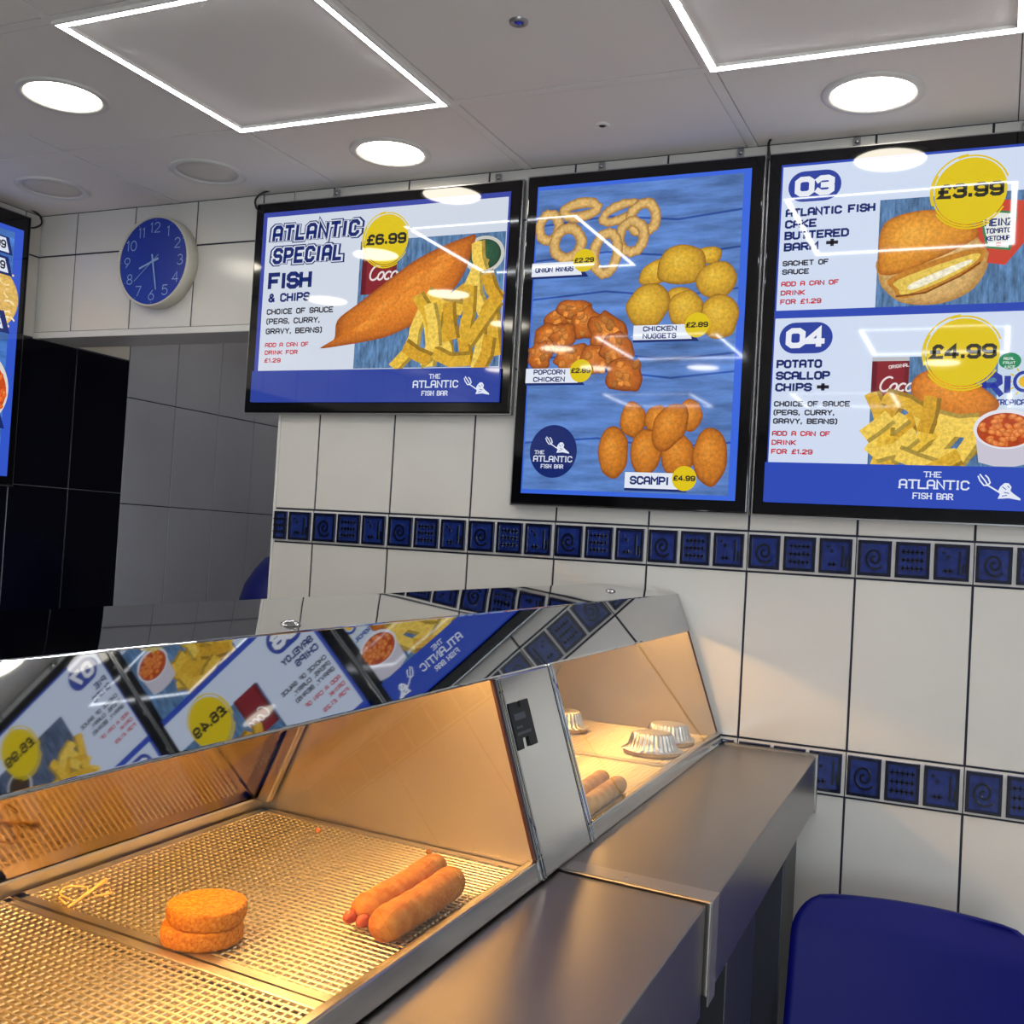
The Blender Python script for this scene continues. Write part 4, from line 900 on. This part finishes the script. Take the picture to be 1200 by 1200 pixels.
sausage('spring_roll', (1.209, -.945, TZ+.017), (1.199, -.735, TZ+.017), .0165, 'roll', 'pale roll nearer the front glass, beside the steel divider', 'roll', 'pale rolls beside the divider', seed=3, bend=0)
sausage('spring_roll', (1.168, -.900, TZ+.016), (1.155, -.700, TZ+.016), .0155, 'roll', 'pale roll half hidden behind the divider and the other roll', 'roll', 'pale rolls beside the divider', seed=5, bend=0)
def pie(c, label, rot=0, s=1.0):
    r = empty('pie', c, label, 'pie', 'upturned foil pies')
    mb = MB(); mb.lathe([(0, 0), (.052*s, 0), (.062*s, .003), (.063*s, .010), (.056*s, .0135), (0, .014)], c, 'z', 40); build('crust', mb, M['pastry'], r)
    mb = MB()
    def fn(rr_, h_, a, i): return rr_*(1+(.028 if 0 < i < 4 else .018 if i >= 4 else 0)*math.cos(30*(a+rot))+(.035*math.cos(7*a+rot) if i >= 5 else 0))
    mb.lathe([(0, .046*s), (.040*s, .047*s), (.0445*s, .043*s), (.049*s, .028*s), (.054*s, .0145), (.0625*s, .0135), (.066*s, .0115)], c, 'z', 240, fn=fn); build('foil_case', mb, M['foil'], r)
    return r
pie(Wp(1.127, -.345, TZ), 'upturned foil pie at the front, nearest the glass', 0, .98)
pie(Wp(1.125, -.195, TZ), 'upturned foil pie behind the front one, nearest the wall', 1, .95)
pie(Wp(.868, -.215, TZ), 'upturned foil pie half hidden behind the steel divider', 2, 1.0)
# pale stick and thin wire loops on the mesh
r = empty('looped_stick', (.844, -1.635, TZ), 'small pale stick with wire loops lying on the mesh', 'ticket holder')
mb = MB(); mb.tube([(.872, -1.683, TZ+.0035), (.846, -1.615, TZ+.0035), (.838, -1.594, TZ+.0035)], [.0016, .0022, .0036], 8); build('stick', mb, M['wood'], r)
mb = MB(); mb.tube(smooth_open([(.858, -1.664, TZ+.003), (.835, -1.660, TZ+.005), (.826, -1.640, TZ+.006), (.842, -1.628, TZ+.005), (.858, -1.640, TZ+.003)]), .0013, 6); mb.tube([(.868, -1.640, TZ+.003), (.876, -1.622, TZ+.003), (.862, -1.612, TZ+.003)], .0013, 6); mb.tube([(.862, -1.676, TZ+.003), (.840, -1.668, TZ+.004)], .0013, 6); build('wire_loop', mb, M['wood'], r)
for i, (x, y, l) in enumerate(((.915, -1.262, 'small batter crumb at the foot of the divider, further back'), (1.098, -1.262, 'small batter crumb at the foot of the divider, nearer the glass'))):
    mb = MB(); mb.lathe([(0, .006), (.003, .005), (.0045, .002), (.003, 0), (0, 0)], (x, y, TZ+.0005), 'z', 10, fn=lambda r_, h_, a, i: r_*(1+.2*math.sin(3*a))); tag(build('batter_crumb', mb, M['batter'], origin=(x, y, TZ)), l, 'crumb', 'crumbs on the tray')

# ================================================================== UNDER AND BESIDE THE COUNTER
bx = Wp(1.262, -.42, 0)
r = empty('cold_box', bx, 'dark blue cold box with white snowflakes under the counter', 'cold box')
mb = MB(); mb.box((bx.x-.45, bx.y-.115, .02), (bx.x+.075, bx.y+.12, .86)); bevel(build('body', mb, M['boxblue'], r), .006)
def snowflake(fn, u, z, s):
    mb = MB()
    for k in range(3):
        a = k*PI/3+.2
        for q in strip([(u-s*math.cos(a), z-s*math.sin(a)), (u+s*math.cos(a), z+s*math.sin(a))], .004): mb.add([fn(p) for p in q], [(0, 1, 2, 3)])
    build('snowflake', mb, M['white'], r, recalc=False)
for (dx, z, s) in ((-.02, .72, .022), (.035, .66, .016), (-.03, .60, .02), (.04, .56, .012), (.0, .52, .016), (.05, .75, .012), (.052, .69, .02), (.045, .61, .022)):
    snowflake(lambda p: (bx.x+p[0], bx.y-.1155, p[1]), dx, z, s)
for (dy, z, s) in ((.02, .71, .022), (.05, .64, .02), (.0, .57, .018), (.07, .70, .016), (-.05, .60, .022)):
    snowflake(lambda p: (bx.x+.0755, bx.y+p[0], p[1]), dy, z, s)

def chair(c, w_, top, label, rot=0.0):
    # moulded plastic chair, back towards the wall
    r = empty('plastic_chair', c, label, 'chair', 'blue plastic chairs')
    N, K = 28, 22; H0 = .40; vs = []; T = .012
    def outline(u, v):
        # rounded rectangle
        return u, v
    hw = w_/2; hh = (top-H0)
    def surf(u, v):           # u -1..1, v 0..1
        rad = .075; z = H0+hh*v; x = hw*u*(1-.04*(1-v))
        # round the top corners
        if z > top-rad:
            dz = z-(top-rad); lim = hw-rad+math.sqrt(max(rad*rad-dz*dz, 0)); x = max(-lim, min(lim, x*(lim/hw)))
        y = .035*(u*u)*-1+.10*(v**1.3)-.06*(1-v)**3 + .02*max(0, v-.85)/.15
        return x, y, z
    mb = MB()
    for s in (0, T):
        for j in range(K+1):
            v = 1-(1-j/K)**1.4
            for i in range(N+1):
                x, y, z = surf(-1+2*i/N, v); vs.append((c[0]+x, c[1]+y-s, z))
    n = N+1; L = (K+1)*n; fs = []
    for j in range(K):
        for i in range(N): fs += [(j*n+i, j*n+i+1, (j+1)*n+i+1, (j+1)*n+i), (L+j*n+i, L+(j+1)*n+i, L+(j+1)*n+i+1, L+j*n+i+1)]
    for j in range(K): fs += [(j*n, (j+1)*n, L+(j+1)*n, L+j*n), (j*n+N, L+j*n+N, L+(j+1)*n+N, (j+1)*n+N)]
    for i in range(N): fs += [(K*n+i, K*n+i+1, L+K*n+i+1, L+K*n+i), (i, L+i, L+i+1, i+1)]
    mb.add(vs, fs, 0, True); b = build('backrest', mb, M['chair'], r)
    mb = MB(); mb.prism([(-.09, .425), (-.09, .445), (-.46, .452), (-.50, .43), (-.49, .415)], -hw*.95, hw*.95, lambda p, t: (c[0]+t, c[1]+p[0], p[1])); bevel(build('seat', mb, M['chair'], r), .006, 2)
    for sx in (-1, 1):
        for y0, y1 in ((-.13, -.06), (-.42, -.46)):
            mb = MB(); mb.tube([(c[0]+sx*hw*.75, c[1]+y0, .425), (c[0]+sx*hw*.9, c[1]+y1, .004)], .011, 10); build('leg', mb, M['leg'], r)
    return r
chair((1.675, -.33, .004), .47, .762, 'blue plastic chair beside the counter at the bottom right')
mb = MB(); BX_, BY_ = -.505, .62
mb.lathe([(.0, .004), (.15, .004), (.165, .03), (.185, 1.10), (.185, 1.15), (.18, 1.20), (.165, 1.25), (.135, 1.30), (.10, 1.345), (.04, 1.37), (0, 1.375)], (BX_, BY_, 0), 'z', 48)
tag(build('waste_bin', mb, M['binblue'], origin=(BX_, BY_, 0)), 'tall dark blue round shouldered bin standing in the grey tiled recess', 'bin')
